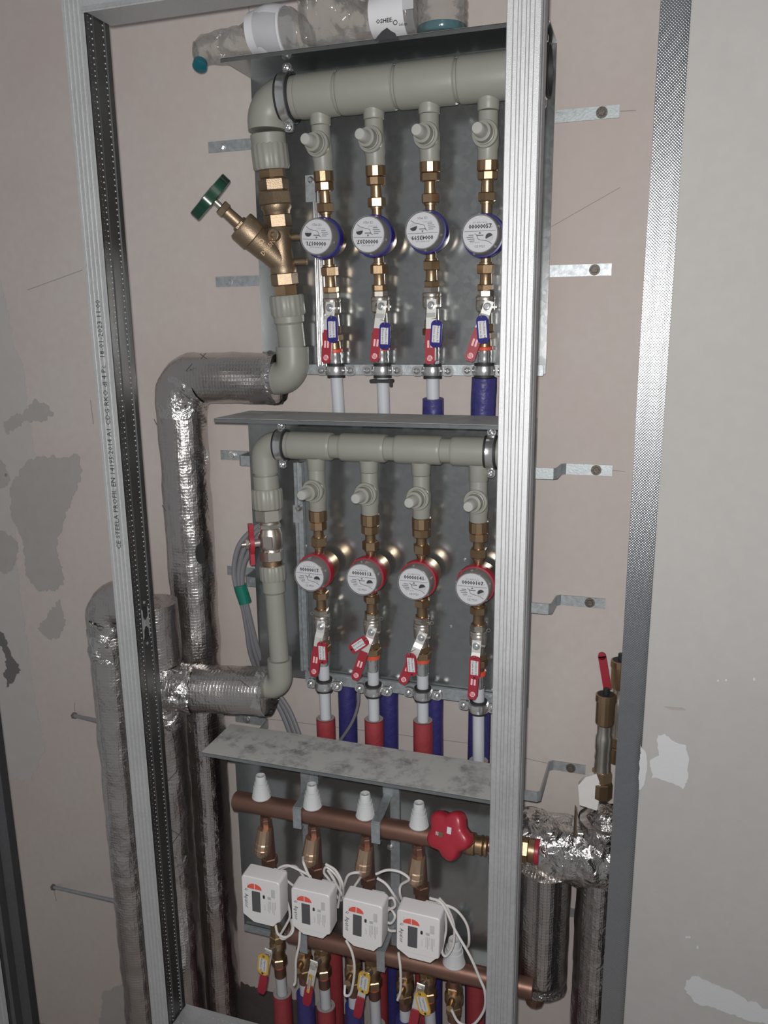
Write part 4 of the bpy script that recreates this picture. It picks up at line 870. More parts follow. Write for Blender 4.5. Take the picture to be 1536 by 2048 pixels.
MB().plate(V((vx, YP, pz))+nrm*0.0505, V((0.60, 0.80, 0)), UP, [(x*0.0095, y*0.021) for x, y in disc(1.0, 18)], 0.004, nrm).build('foil_tear', 'rubber', t, smooth=0)
def stitch(t, Yo, pts, r0):                         # black lashing marks printed on the foil
    for (x, y, dx, dy) in pts:
        a = at(x, y, Yo); b = at(x+dx, y+dy, Yo); MB().tube([a, b], 0.0006, 5).build('lashing_mark', 'ink', t)
# pipe pair on the far left: left leg, right leg, joined at the top, with a branch to the lower riser
YA = -0.150; rA = 0.0470
xa = at(188, 1330, YA).x+rA+0.004; xb2 = at(352, 1250, YA-0.0).x-rA
zt_ = at(260, 1235, YA).z
t2 = thing('insulated_pipe', V((xa, YA, 0)), 'low foil-wrapped pipe at far left standing behind the printed stud', 'insulated pipe', 'foil-wrapped pipes on the left')
pth = [V((xa, YA, 0.0)), V((xa, YA, zt_-0.005))]+arc(V((xa+0.035, YA, zt_-0.005)), 180, 90, 0.035, XX, UP)[1:]+[V((xb2-0.03, YA, zt_+0.030))]
foil_tube(pth, rA, 0.0045, 44, 18, seed=3.1).build('foil_wrap', 'foil', t2, smooth=80)
foil_tube([V((xa, YA, zt_-0.085)), V((xa, YA, zt_-0.03)), V((xa+0.006, YA, zt_-0.004))], rA+0.001, 0.008, 44, 34, caps=False, seed=6, step=0.005).build('crumpled_tape', 'foil_crumple', t2, smooth=80)
YB_ = -0.168; xb2 = at(352, 1250, YB_).x-rA
t3 = thing('insulated_pipe', V((xb2, YB_, 0)), 'foil-wrapped pipe with a stub reaching right to the lower riser elbow', 'insulated pipe', 'foil-wrapped pipes on the left')
foil_tube([V((xb2, YB_, 0)), V((xb2, YB_, zt_+0.045))], rA, 0.004, 44, 18, seed=5.5).build('foil_wrap', 'foil', t3, smooth=80)
YH = -0.128; zh = at(440, 1369, YH).z; xh = at(533, 1375, YH).x
foil_tube([V((xb2+0.03, YB_+0.002, zh)), V((xh, YH, zh))], 0.0465, 0.003, 44, 22, seed=7.7).build('branch_wrap', 'foil', t3, smooth=80)
foil_tube([V((xb2+0.005, YB_, zh)), V((xb2+0.05, YB_+0.006, zh)), V((xb2+0.075, YB_+0.010, zh))], 0.0480, 0.008, 44, 36, caps=False, seed=2.2, step=0.005).build('crumpled_tape', 'foil_crumple', t3, smooth=80)
foil_tube([V((xb2, YB_-0.001, zh-0.075)), V((xb2, YB_-0.001, zh-0.03)), V((xb2, YB_-0.001, zh+0.05))], rA+0.0015, 0.008, 44, 36, caps=False, seed=12.2, step=0.005).build('crumpled_tape', 'foil_crumple', t3, smooth=80)
foil_tube([V((xh-0.012, YH, zh)), V((xh+0.003, YH, zh)), V((xh+0.009, YH, zh))], 0.0475, 0.006, 40, 60, caps=False, seed=14, step=0.003).build('foil_edge', 'foil_crumple', t3, smooth=80)
stitch(t3, YH-0.0470, [(375, 1335, 16, -14), (455, 1333, 14, 12), (380, 1378, 12, -9), (480, 1360, 18, 14), (478, 1398, 18, -12), (370, 1357, 8, 6)], 0)
stitch(t, YP-0.0485, [(400, 708, 14, 10), (402, 718, 10, -12), (372, 742, 12, -14), (308, 838, 6, 12), (324, 1010, 8, 12)], 0)
stitch(t3, YB_-0.0475, [(343, 1660, 32, 20), (343, 1690, 22, -32), (336, 1562, 18, -20)], 0)
MB().tube([at(352, 1732, YB_-0.046), at(366, 1728, YB_-0.050), at(372, 1712, YB_-0.047)], 0.0022, 8).build('foil_flap', 'foil_crumple', t3)
# threaded rods holding the far left pipe
for (a, b, lab) in (((148, 1431), (202, 1443), 'upper threaded rod from the wall to the far left foil pipe'), ((106, 1774), (232, 1802), 'lower long threaded rod from the wall to the far left foil pipe')):
    A = at(*a, -0.001); B = at(*b, YA+0.03); B = V((xa-rA*0.9, B.y, A.z-0.005)) if False else B
    d = (B-A).normalized(); tr_ = thing('threaded_rod', A, lab, 'rod', 'threaded rods at far left')
    n = 90; L = (B-A).length
    MB().lathe(A, d, [(L*k/n, 0.0042 if k % 2 else 0.0036) for k in range(n+1)], 12).build('rod', 'zinc_bar', tr_)
    MB().hexn(A+d*0.001, A+d*0.008, 0.008).build('nut', 'rust_steel', tr_, smooth=25)

# ---------------------------------------------------------------- right: insulated supply pipe, its branch and hanging vessel
YC = -0.095
xc = at(1203, 1850, YC).x
t4 = thing('insulated_pipe', V((xc, YC, 0)), 'foil-wrapped pipe behind the knurled stud with a crumpled foil branch', 'insulated pipe', 'foil-wrapped pipes on the right')
zcT = at(1205, 1640, YC).z
foil_tube([V((xc, YC, 0)), V((xc, YC, zcT))], 0.0490, 0.003, 44, 18, seed=8.8).build('foil_wrap', 'foil', t4, smooth=80)
zbr = at(1090, 1690, YC).z
xq = at(1020, 1690, YC).x
foil_tube([V((xq-0.03, YC, zbr)), V((xc+0.01, YC, zbr+0.002))], 0.0600, 0.009, 52, 30, seed=21, step=0.006).build('branch_wrap', 'foil_crumple', t4, smooth=80)
foil_tube([V((xc, YC, zbr-0.06)), V((xc, YC, zbr)), V((xc, YC, zcT+0.004))], 0.0500, 0.007, 44, 30, caps=False, seed=23, step=0.006).build('crumpled_tape', 'foil_crumple', t4, smooth=80)
foil_tube([V((xc, YC, zcT-0.012)), V((xc, YC, zcT+0.022))], 0.0420, 0.010, 40, 40, seed=25, step=0.005, rad=lambda k: 1.0-0.45*k).build('foil_collar', 'foil_crumple', t4, smooth=80)
wl = MB()
wl.plate(at(1160, 1590, YC-0.02), XX, UP, [(0, -0.02), (0.03, -0.025), (0.036, 0.02), (0.026, 0.045), (0.008, 0.036), (-0.004, 0.018)], 0.012, FR); wl.build('torn_wool', 'wool_pale', t4, smooth=40)
wl = MB(); wl.plate(at(1150, 1640, YC-0.034), V((0.35, -0.94, 0)), UP, [(0, -0.03), (0.014, -0.028), (0.010, 0.022), (0.002, 0.030)], 0.002, XX); wl.build('foil_flap', 'mineral_wool', t4, smooth=40)
# insulated cylinder hanging under the branch
zv0 = at(1085, 1960, YC-0.02).z; zv1 = zbr-0.03; xv = at(1085, 1880, YC-0.02).x
t5 = thing('insulated_vessel', V((xv, YC-0.02, zv0)), 'foil-wrapped cylinder hanging under the crumpled branch right of the bright stud', 'vessel')
foil_tube([V((xv, YC-0.02, zv0)), V((xv, YC-0.02, zv1))], 0.0470, 0.002, 44, 18, seed=31, rad=lambda k: 0.86+0.14*min(1, k*14)).build('foil_wrap', 'foil', t5, smooth=80)
foil_tube([V((xv, YC-0.02, zv0-0.004)), V((xv, YC-0.02, zv0+0.014))], 0.0480, 0.004, 40, 50, caps=False, seed=33, step=0.004).build('foil_edge', 'foil_crumple', t5, smooth=80)
fb = MB(); p = V((xv-0.01, YC-0.03, zv0-0.002)); fb.lathe(p, -UP, [(0, 0.020), (0.012, 0.022), (0.014, 0.014), (0.026, 0.013), (0.028, 0.018), (0.04, 0.017), (0.042, 0.010)], 10); fb.build('drain_fitting', 'copper', t5, smooth=25)
# brass union with red washer between the copper manifold and the branch
zn = at(1055, 1700, -0.150).z; xu0, xu1 = at(1040, 1698, -0.150).x, at(1074, 1706, -0.150).x
un = thing('pipe_union', V(((xu0+xu1)/2, -0.150, zn)), 'brass union with a red washer poking out of the crumpled foil branch', 'fitting')
MB().hexn(V((xu0-0.03, -0.150, zn)), V((xu0+0.016, -0.150, zn)), 0.0215, phase=0.4).build('nut', 'brass', un, smooth=25)
MB().cyl(V((xu0+0.016, -0.150, zn)), V((xu1-0.004, -0.150, zn)), 0.0205, n=24).build('collar', 'brass', un)
MB().cyl(V((xu1-0.004, -0.150, zn)), V((xu1+0.004, -0.150, zn)), 0.0225, n=24, bev=0.001).build('washer', 'red_plastic', un)
# automatic air vents
def air_vent(x, Y, k, label, yb):
    # yb: pixel rows of cap top, head top, head bottom, neck, body end, hex, base
    ax = Ax((x, yb[0]), Y, (x-4, yb[-1]), Y); ax.p1 = V((ax.p0.x, Y, ax.p1.z)); ax.d = -UP
    t = thing('air_vent', ax.pt(yb[-1]), label, 'air vent', 'brass air vents'); S = ax.s_; P = ax.pt; d = ax.d
    MB().cyl(P(yb[0]), P(yb[1]+4), 0.0055, n=14, bev=0.0008).build('vent_cap', 'dark_plastic', t)
    MB().lathe(P(yb[1]), d, [(0, 0.0150), (0.001, 0.0172), (0.012, 0.0178), (0.013, 0.0160), (S(yb[2])-S(yb[1]), 0.0160), (S(yb[2])-S(yb[1])+0.004, 0.0130)], 16).build('head', 'brass', t, smooth=15)
    MB().lathe(P(yb[1])-d*0.0004, d, [(0, 0.0145), (0.0006, 0.0148)], 20).build('head_top', 'rubber', t)
    L = S(yb[4])-S(yb[2]); 
    MB().lathe(P(yb[2])+d*0.003, d, [(0, 0.0125), (L*0.20, 0.0120), (L*0.25, 0.0140), (L*0.5, 0.0145), (L*0.55, 0.0132), (L*0.7, 0.0145), (L*0.75, 0.0132), (L*0.9, 0.0140), (L, 0.0140)], 24).build('body', 'nickel', t)
    MB().hexn(P(yb[4]), P(yb[5]), 0.0175, phase=0.3).build('base_nut', 'brass', t, smooth=25)
    MB().hexn(P(yb[5]), P(yb[6]), 0.0190, phase=0.1, n=8).build('reducer', 'brass', t, smooth=25)
    return t
air_vent(1213, -0.100, 0, 'front brass air vent with black cap beside the knurled stud', (1376, 1388, 1445, 1465, 1540, 1562, 1592))
air_vent(1243, -0.045, 1, 'rear brass air vent half hidden by the knurled stud', (1307, 1320, 1372, 1392, 1470, 1490, 1520))
lv = thing('valve_lever', at(1216, 1392, -0.06), 'red lever sticking up behind the front air vent', 'lever')
a = at(1204, 1312, -0.070); b2_ = at(1215, 1378, -0.070)
MB().strip([a, a.lerp(b2_, 0.5), b2_], 0.0135, 0.005, XX).build('grip', 'red_grip', lv, smooth=30)
MB().cyl(a+V((0, 0.0025, 0)), a-V((0, 0.0025, 0)), 0.0067, n=18).build('grip_end', 'red_grip', lv)
MB().strip([b2_, at(1217, 1400, -0.068), at(1222, 1430, -0.055), V((at(1230, 1440, -0.045).x, -0.045, at(1230, 1440, -0.045).z))], 0.008, 0.0025, XX).build('lever_arm', 'lever_steel', lv)

# ================================================================ GREY CABLE BUNDLE
cb = thing('cable_bundle', at(585, 1470, -0.05), 'bundle of grey cables looping left of the red butterfly valve', 'cables')
for k, offs in enumerate(((0, 0), (11, 4), (19, 12))):
    ox, oy = offs
    pts = [at(545+ox*0.3, 1038+oy, -0.066-0.004*k), at(508+ox*0.6, 1058+oy, -0.075-0.004*k), at(478+ox, 1092+oy*1.2, -0.085), at(468+ox*0.9, 1140, -0.085), at(474+ox*0.6, 1180, -0.085), at(486+ox*0.45, 1215, -0.082), at(494+ox*0.6, 1260, -0.070), at(502+ox*0.9, 1310, -0.058), at(525+ox*0.9, 1365, -0.040), at(560+ox*0.9, 1418, -0.040), at(583+ox*0.9, 1475, -0.052), at(600+ox*0.9, 1530, -0.060)]
    MB().tube(bez(pts, 8), 0.0052, 10).build('cable', 'grey_cable', cb)
q0, q1 = at(476, 1170, -0.086), at(487, 1205, -0.084)
MB().tube([q0+XX*0.004, q0.lerp(q1, 0.5)+XX*0.004, q1+XX*0.004], 0.0125, 16).build('green_tape', 'green_tape', cb)
fl_ = MB(); fl_.strip([q0.lerp(q1, 0.3)+XX*0.012+FR*0.004, at(494, 1178, -0.092)], 0.014, 0.0006, UP); fl_.build('tape_end', 'green_tape', cb)
gc = MB().tube(bez([at(718, 1378, -0.0585), at(716, 1410, -0.0575), at(704, 1445, -0.0575), at(680, 1482, -0.0595)], 8), 0.0032, 8).build('thin_cable', 'grey_cable'); tag(gc, 'thin grey cable curving over the first blue sleeve below the middle panel', 'cable')

# ================================================================ COPPER HEAT MANIFOLDS AND HEAT METERS
YM = -0.180
ma = at(470, 1600, YM); mbp = at(948, 1688, YM)
zm = (ma.z+mbp.z)/2
cm = thing('copper_manifold', V(((ma.x+mbp.x)/2, YM, zm)), 'upper copper manifold with white caps under the dusty lower shelf', 'manifold', 'copper manifolds')
MB().lathe(V((ma.x, YM, zm)), XX, [(0, 0.004), (0.0005, 0.0160), (0.003, 0.0185), (mbp.x-ma.x, 0.0185)], 40).build('tube', 'copper', cm)
MB().cyl(V((mbp.x, YM, zm)), V((xu0-0.02, -0.170, zm)), 0.0115, n=24).build('outlet_tube', 'copper', cm)
MB().lathe(V((mbp.x-0.01, YM, zm)), XX, [(0, 0.0195), (0.012, 0.0195), (0.014, 0.0160), (0.022, 0.0160), (0.0225, 0.0180), (0.026, 0.0180), (0.0265, 0.015), (0.030, 0.0175), (0.034, 0.0175), (0.036, 0.012)], 28).build('end_fitting', 'brass', cm)
def bleed_cap(c, k, par, par_h=0.043):
    h = par_h
    o = MB().lathe(c, UP, [(0, 0.0170*k), (0.002, 0.0180*k), (0.004, 0.0175*k), (0.006, 0.0165*k), (h*0.55, 0.0142*k), (h*0.56, 0.0128*k), (h*0.74, 0.0122*k), (h*0.75, 0.0104*k), (h*1.02, 0.0096*k), (h*1.08, 0.0086*k), (h*1.06, 0.0070*k), (h*1.00, 0.0)], 30, cap=False).build('valve_cap', 'cap_white', par, label='white stepped plastic cap')
    for j in range(10):
        a = 2*math.pi*j/10; e = V((math.cos(a), math.sin(a), 0)); MB().strip([c+e*(0.0164*k)+UP*0.006, c+e*(0.0136*k)+UP*(h*0.54)], 0.002, 0.0012, e.cross(UP)).build('grip_rib', 'cap_white', o)
for i, px in enumerate(((523, 1592), (625, 1611), (731, 1630), (838, 1650))):
    c = at(*px, YM); bleed_cap(V((c.x, YM, zm+0.0170)), 1.02, cm)
def man_bracket(xp, yp, lab, Yb, zmm, r):
    x = at(xp, yp, Yb-r).x
    t = thing('manifold_bracket', V((x, Yb, zmm)), lab, 'bracket', 'flat steel manifold brackets')
    MB().box(V((x, Yb-r-0.0022, zmm+0.001)), 0.0165, 0.0028, 0.040, bev=0.0006).build('front_plate', 'zinc_bar', t)
    MB().strip([V((x, Yb-r-0.001, zmm+r+0.003)), V((x, Yb+0.005, zmm+r+0.003)), V((x, -0.1215, zmm+r+0.012))], 0.0165, 0.0022, XX).build('top_arm', 'cap_white' if False else 'zinc_bar', t)
    MB().strip([V((x, -0.1225, zmm+r+0.008)), V((x, -0.1225, zmm+r+0.042))], 0.022, 0.002, XX).build('foot', 'zinc_bar', t)
    MB().box(V((x, Yb-r+0.002, zmm-0.0195)), 0.0165, 0.010, 0.0022).build('lower_lip', 'zinc_bar', t)
man_bracket(595, 1630, 'left flat steel bracket hooked over the upper copper manifold', YM, zm, 0.0190)
man_bracket(752, 1658, 'right flat steel bracket hooked over the upper copper manifold', YM, zm, 0.0190)
# red star knob
kc = at(898, 1668, YM-0.052); kd = V((-0.28, -0.90, 0.32)).normalized()
kn = thing('star_knob', kc, 'red five-lobed plastic knob at the right end of the upper copper manifold', 'knob')
u, v = frame(kd, XX); n = 80; prof = [(-0.018, 0.72), (-0.015, 0.95), (-0.004, 1.0), (0.004, 0.99), (0.009, 0.93), (0.012, 0.80), (0.0135, 0.50), (0.0138, 0.0)]
vs_ = []; fs2 = []
for (t_, k_) in prof:
    for j in range(n):
        a = 2*math.pi*j/n; lob = (0.5+0.5*math.cos(5*a+0.6))**0.8; rr = 0.0435*k_*(0.77+0.23*lob); vs_.append(kc+kd*(t_-0.004*lob*0)+u*(rr*math.cos(a))+v*(rr*math.sin(a)))
for i in range(len(prof)-1):
    for j in range(n): fs2.append((i*n+j, i*n+(j+1) % n, (i+1)*n+(j+1) % n, (i+1)*n+j))
fs2.append(tuple(range(n-1, -1, -1)))
kb = MB().add(vs_, fs2).build('star_grip', 'red_plastic', kn, smooth=60)
MB().box(kc+kd*0.0142+u*0.007+v*0.010, 0.008, 0.011, 0.0006, (u, v, kd)).build('sticker', 'paper', kb, smooth=0)
MB().lathe(kc+kd*0.0138-u*0.008, kd, [(0, 0.005), (0.0012, 0.0048)], 16).build('centre_screw', 'brass', kb)
tk = MB()
for a in (-0.0016, 0.0016): tk.box(kc+kd*0.0141-u*(0.0155+a), 0.0014, 0.006, 0.0005, (u, v, kd))
tk.build('white_marks', 'paper', kb, smooth=0)
MB().cyl(V((kc.x, YM, zm))+V((0, -0.012, 0)), kc-kd*0.010, 0.0115, n=20).build('stem', 'brass', kn)
# return manifold
YR = -0.165
ra = at(578, 1864, YR); rb_ = at(1000, 1962, YR); zr = (at(580, 1865, YR).z+at(970, 1955, YR).z)/2
rm = thing('copper_manifold', V(((ra.x+rb_.x)/2, YR, zr)), 'lower copper manifold behind the white heat meters', 'manifold', 'copper manifolds')
MB().lathe(V((ra.x, YR, zr)), XX, [(0, 0.004), (0.0005, 0.0160), (0.003, 0.0185), (rb_.x-ra.x+0.06, 0.0185)], 40).build('tube', 'copper', rm)
c = at(908, 1925, YR); bleed_cap(V((c.x, YR, zr+0.0175)), 1.2, rm, 0.048)
for k, px in enumerate(((607, 1868), (762, 1905))): man_bracket(px[0], px[1], ('left', 'right')[k]+' flat steel bracket on the lower copper manifold, half hidden by heat meters', YR, zr, 0.0190)

# strainers, heat meters, valves
HX = [Ax(a, YM, b, -0.150) for a, b in (((531, 1630), (562, 1960)), ((627, 1650), (650, 1985)), ((733, 1670), (750, 2005)), ((837, 1690), (860, 2030)))]
st0 = (1630, 1648, 1668, 1686); bx = (((480, 1748), (557, 1767), (487, 1831), (563, 1848)), ((580, 1773), (657, 1792), (585, 1855), (663, 1872)), ((681, 1794), (764, 1814), (688, 1878), (765, 1898)), ((790, 1818), (880, 1838), (795, 1900), (879, 1922)))
vb = (1868, 1890, 1912, 1935)
for i, ax in enumerate(HX):
    y0 = st0[i]; P = ax.pt; d = ax.d
    t = thing('strainer', P(y0+110), f'brass filter valve hanging from the upper copper manifold, {ORD[i]} from the left', 'strainer', 'brass filter valves')
    MB().lathe(P(y0), d, [(0, 0.0105), (0.006, 0.0105), (0.007, 0.0118), (ax.s_(y0+26)-ax.s_(y0), 0.0122)], 8).build('nipple', 'copper', t, smooth=25)
    MB().lathe(P(y0+24), d, [(0, 0.0125), (ax.s_(y0+86)-ax.s_(y0+24), 0.0125)], 22).build('body', 'copper', t)
    b0 = P(y0+20)+FR*0.010+XX*0.001; b1 = P(y0+64)+FR*0.018-XX*0.005; dd_ = (b1-b0).normalized(); LL = (b1-b0).length
    MB().lathe(b0, dd_, [(0, 0.0135), (LL*0.55, 0.0152), (LL*0.56, 0.0146), (LL*0.6, 0.0158), (LL*0.78, 0.0158), (LL*0.80, 0.0150), (LL*0.83, 0.0158), (LL, 0.0156), (LL+0.001, 0.0130)], 14).build('filter_barrel', 'brass_bright', t, smooth=20)
    MB().hexn(b1, b1+dd_*0.009, 0.0092).build('filter_plug', 'brass_bright', t, smooth=25)
    MB().hexn(P(y0+82), P(y0+98), 0.0162, phase=0.4).build('union_nut', 'copper', t, smooth=25)
    MB().lathe(P(y0+97), d, [(0, 0.0125), (ax.s_(y0+150)-ax.s_(y0+97), 0.0125)], 20).build('flow_tube', 'copper', t)
    # heat meter box
    YX = -0.262; c4 = [at(*q, YX) for q in bx[i]]
    wdx = ((c4[1]-c4[0]).length+(c4[3]-c4[2]).length)/2; hgx = ((c4[2]-c4[0]).length+(c4[3]-c4[1]).length)/2; cc = (c4[0]+c4[1]+c4[2]+c4[3])/4
    t = thing('heat_meter', V((cc.x, YX+0.02, cc.z-hgx/2)), f'white heat meter box with grey display, {ORD[i]} from the left', 'heat meter', 'white heat meters')
    # housing with chamfered lower edge
    ux = (c4[1]-c4[0]); ux.z *= 1; ux = V((1, 0, (ux.z+(c4[3]-c4[2]).z)/2/wdx)).normalized(); uy = V((-ux.z, 0, ux.x))
    vs_ = []; pr_ = rrect(wdx, hgx, 0.006, 4)
    mb = MB(); lay = [(0.034, 1.0), (0.006, 1.0), (0.0015, 0.985), (0.0, 0.955)]
    for (dy, k) in lay:
        for (a, b) in pr_: vs_.append(cc+ux*(a*k)+uy*(b*k)+V((0, dy, 0)))
    n = len(pr_); fs2 = []
    for q in range(3):
        for j in range(n): fs2.append((q*n+j, q*n+(j+1) % n, (q+1)*n+(j+1) % n, (q+1)*n+j))
    fs2 += [tuple(range(n-1, -1, -1)), tuple(3*n+j for j in range(n))]
    hsg = mb.add(vs_, fs2).build('housing', 'box_plastic', t, smooth=25)
    MB().plate(cc-uy*(hgx*0.5)+FR*0.0, ux, uy, [(-wdx*0.42, 0.002), (wdx*0.42, 0.002), (wdx*0.30, -0.009), (-wdx*0.20, -0.009)], 0.028, FR).build('lower_lip', 'box_plastic', t, smooth=25)
    o = cc+FR*0.0003
    MB().plate(o-ux*(wdx*0.12)-uy*(hgx*0.085), ux, uy, rrect(wdx*0.22, hgx*0.50, 0.001, 2), 0.0004, FR).build('display', 'lcd', t, smooth=0)
    for s in (-1, 1):
        a0_ = (0, 90) if s > 0 else (90, 180)
        MB().plate(o-ux*(wdx*0.155)+uy*(hgx*0.215)+ux*(s*0.0007), ux, uy, [(0, 0)]+[(wdx*0.18*math.cos(math.radians(a0_[0]+90*k/8)), hgx*0.13*math.sin(math.radians(a0_[0]+90*k/8))) for k in range(9)], 0.0004, FR).build('logo_half', 'logo_red', t, smooth=0)
    tx = MB(); tx.text('Apator', o-ux*(wdx*0.375)-uy*(hgx*0.11), -uy, ux, hgx*0.12)
    tx.text('Q', o-ux*(wdx*0.375)+uy*(hgx*0.17), -uy, ux, hgx*0.085)
    tx.plate(o+ux*(wdx*0.085)+uy*(hgx*0.075), ux, uy, rrect(wdx*0.055, hgx*0.085, 0.0015, 3), 0.0002, FR)
    tx.build('printed_text', 'ink', t, smooth=0, recalc=False)
    tx = MB()
    for a, w1, h1, b in ((0.33, 0.10, 0.20, 0.20),): 
        for j in range(9): tx.box(o+ux*(wdx*(0.285+0.011*j))+uy*(hgx*b), wdx*(0.004+0.004*(j % 3 == 0)), 0.0002, hgx*h1, (ux, FR, uy))
    tx.plate(o+ux*(wdx*0.225)+uy*(hgx*0.07), ux, uy, rrect(wdx*0.085, hgx*0.065, 0.0003, 1), 0.0002, FR)
    for j, (xx_, L1) in enumerate(((0.19, 0.30), (0.225, 0.34), (0.26, 0.25), (0.31, 0.32), (0.345, 0.36), (0.375, 0.22))): tx.box(o+ux*(wdx*xx_)-uy*(hgx*(0.0+L1/2-0.02)), wdx*0.012, 0.0002, hgx*L1*0.85, (ux, FR, uy))
    tx.text('LQM-III', o+ux*(wdx*0.10)-uy*(hgx*0.17), -uy, ux, hgx*0.045); tx.text('kWh   m\u00b3', o-ux*(wdx*0.33)+uy*(hgx*0.24), -uy, ux, hgx*0.05)
    tx.build('fine_print', 'ink_pale', t, smooth=0, recalc=False)
    wb_ = cc-uy*(hgx*0.5+0.006)+V((0.004, 0.012, 0))
    MB().tube(bez([wb_-ux*0.014, wb_-ux*0.010-uy*0.009, wb_-uy*0.013, wb_+ux*0.010-uy*0.009, wb_+ux*0.014], 5), 0.0009, 6).build('seal_wire', 'white_cable', t)
    MB().box(V((cc.x+0.01, YX+0.05, cc.z)), 0.03, 0.036, 0.04, bev=0.003).build('mount', 'box_plastic', t)
    # ball valve under the meter
    y1 = vb[i]
    vt = thing('ball_valve', P(y1+88), f'brass ball valve with a steel lever below the {ORD[i]} heat meter from the left', 'valve', 'steel levered valves under the heat meters')
    MB().lathe(P(y1-12), d, [(0, 0.0118), (ax.s_(y1)-ax.s_(y1-12), 0.0120)], 20).build('inlet', 'brass', vt)
    MB().hexn(P(y1), P(y1+12), 0.0155, phase=0.3).build('inlet_hex', 'brass', vt, smooth=25)
    MB().lathe(P(y1+12), d, [(0, 0.0135), (0.006, 0.0165), (0.018, 0.0165), (0.024, 0.0135), (ax.s_(y1+46)-ax.s_(y1+12), 0.0130)], 26).build('body', 'brass', vt)
    MB().hexn(P(y1+44), P(y1+60), 0.0165, phase=0.6).build('union_nut', 'brass', vt, smooth=25)
    MB().lathe(P(y1+60), d, [(0, 0.0120), (ax.s_(y1+82)-ax.s_(y1+60), 0.0120)], 20).build('press_sleeve', 'copper', vt)
    MB().lathe(P(y1+58), d, [(0, 0.0135), (0.005, 0.0135)], 20).build('marker_ring', 'ring_orange', vt)
    n0 = P(y1+20)+FR*0.030-XX*0.006; ld = V((-0.16, -0.10, -1)).normalized(); sd = ld.cross(FR).normalized(); nn = sd.cross(ld).normalized(); nn = nn if nn.dot(FR) > 0 else -nn
    MB().cyl(P(y1+20)+FR*0.010, n0, 0.007, n=16).build('stem', 'nickel', vt)
    MB().strip([n0-ld*0.014+nn*0.006, n0-ld*0.008, n0+ld*0.010, n0+ld*0.018+nn*0.003, n0+ld*0.055+nn*0.003], 0.0155, 0.0022, sd).build('lever', 'lever_steel', vt, smooth=20)
    hn = MB(); hn.hexn(n0+nn*0.0012, n0+nn*0.006, 0.0068); hn.build('lever_nut', 'steel', vt, smooth=25)
    MB().plate(n0+nn*0.0075, sd, ld, [(-0.007, 0.042), (0.007, 0.042), (0.0085, 0.052), (0.0085, 0.080), (0.0055, 0.086), (-0.0055, 0.086), (-0.0085, 0.080), (-0.0085, 0.052)], 0.0065, nn).build('grip', 'red_grip', vt, smooth=20)
    # pipe with red sleeve
    ys_ = (1986, 2012, 2050, 2068)[i]; pe = P(y1+82); k1 = P(ys_); kend = V((k1.x, k1.y+0.004, 0.004))
    pt_ = thing('heating_pipe', kend, f'white pipe in a red sleeve below the {ORD[i]} heat meter from the left', 'pipe', 'heating supply pipes')
    MB().tube([pe, k1, kend], 0.0110, 22).build('pipe', 'white_pipe', pt_)
    MB().tube([k1, k1.lerp(kend, 0.5), kend], 0.0195, 24).build('foam_sleeve', 'red_foam', pt_, smooth=50)
    MB().lathe(k1+UP*0.0003, UP, [(0, 0.0118), (0.0008, 0.0185)], 24, cap=False).build('sleeve_rim', 'foam_core', pt_)
ytg = ((526, 1930, -6), (618, 1968, -9), (727, 1966, -7), (845, 2008, 16))
for i, q in enumerate(ytg):
    ax = HX[i]; y1 = vb[i]
    key_tag(q[:2], ax.pt(y1+60).y-0.050, q[2], (0.0245, 0.050) if i != 1 else (0.006, 0.046), 'yellow_plastic', 'yellow', ('Ogrzewanie', 'Mieszkanie '+NUM[i]), f'yellow key tag below the {ORD[i]} heat meter from the left' if i != 1 else 'yellow key tag turned edge-on below the second heat meter', 'yellow key tags', ax.pt(y1+34)+FR*0.040-XX*0.008)
# return branches from the lower manifold
for i, (x, y, sl) in enumerate(((607, 1890, 'blue'), (706, 1912, 'blue'), (810, 1935, 'blue'), (908, 1962, 'blue'))):
    c = at(x, y, YR); c = V((c.x, YR, zr-0.018))
    t = thing('return_valve', c-UP*0.085, f'brass return fitting under the lower copper manifold, {ORD[i]} from the left', 'fitting', 'brass return fittings')
    MB().lathe(c, -UP, [(0, 0.0120), (0.014, 0.0120)], 18).build('nipple', 'copper', t)
    MB().hexn(c-UP*0.013, c-UP*0.026, 0.0165).build('nut', 'brass', t, smooth=25)
    MB().lathe(c-UP*0.026, -UP, [(0, 0.012), (0.008, 0.0175), (0.022, 0.0175), (0.032, 0.012)], 24).build('body', 'brass', t)
    MB().hexn(c-UP*0.058, c-UP*0.074, 0.0160, phase=0.4).build('union_nut', 'brass', t, smooth=25)
    MB().cyl(c-UP*0.074, c-UP*0.092, 0.0120, n=20).build('press_sleeve', 'copper', t)
    MB().cyl(c-UP*0.036+FR*0.012, c-UP*0.036+FR*0.034, 0.007, n=14).build('stem', 'brass', t)
    e = V((c.x, YR+0.004, 0.004))
    pt_ = thing('heating_pipe', e, f'white return pipe in a blue sleeve under the lower copper manifold, {ORD[i]} from the left', 'pipe', 'heating return pipes')
    MB().tube([c-UP*0.092, c-UP*0.12, e], 0.0110, 20).build('pipe', 'white_pipe', pt_)
    MB().tube([c-UP*0.118, V((c.x, YR+0.004, 0.08)), e], 0.0185, 24).build('foam_sleeve', 'blue_foam', pt_, smooth=50)
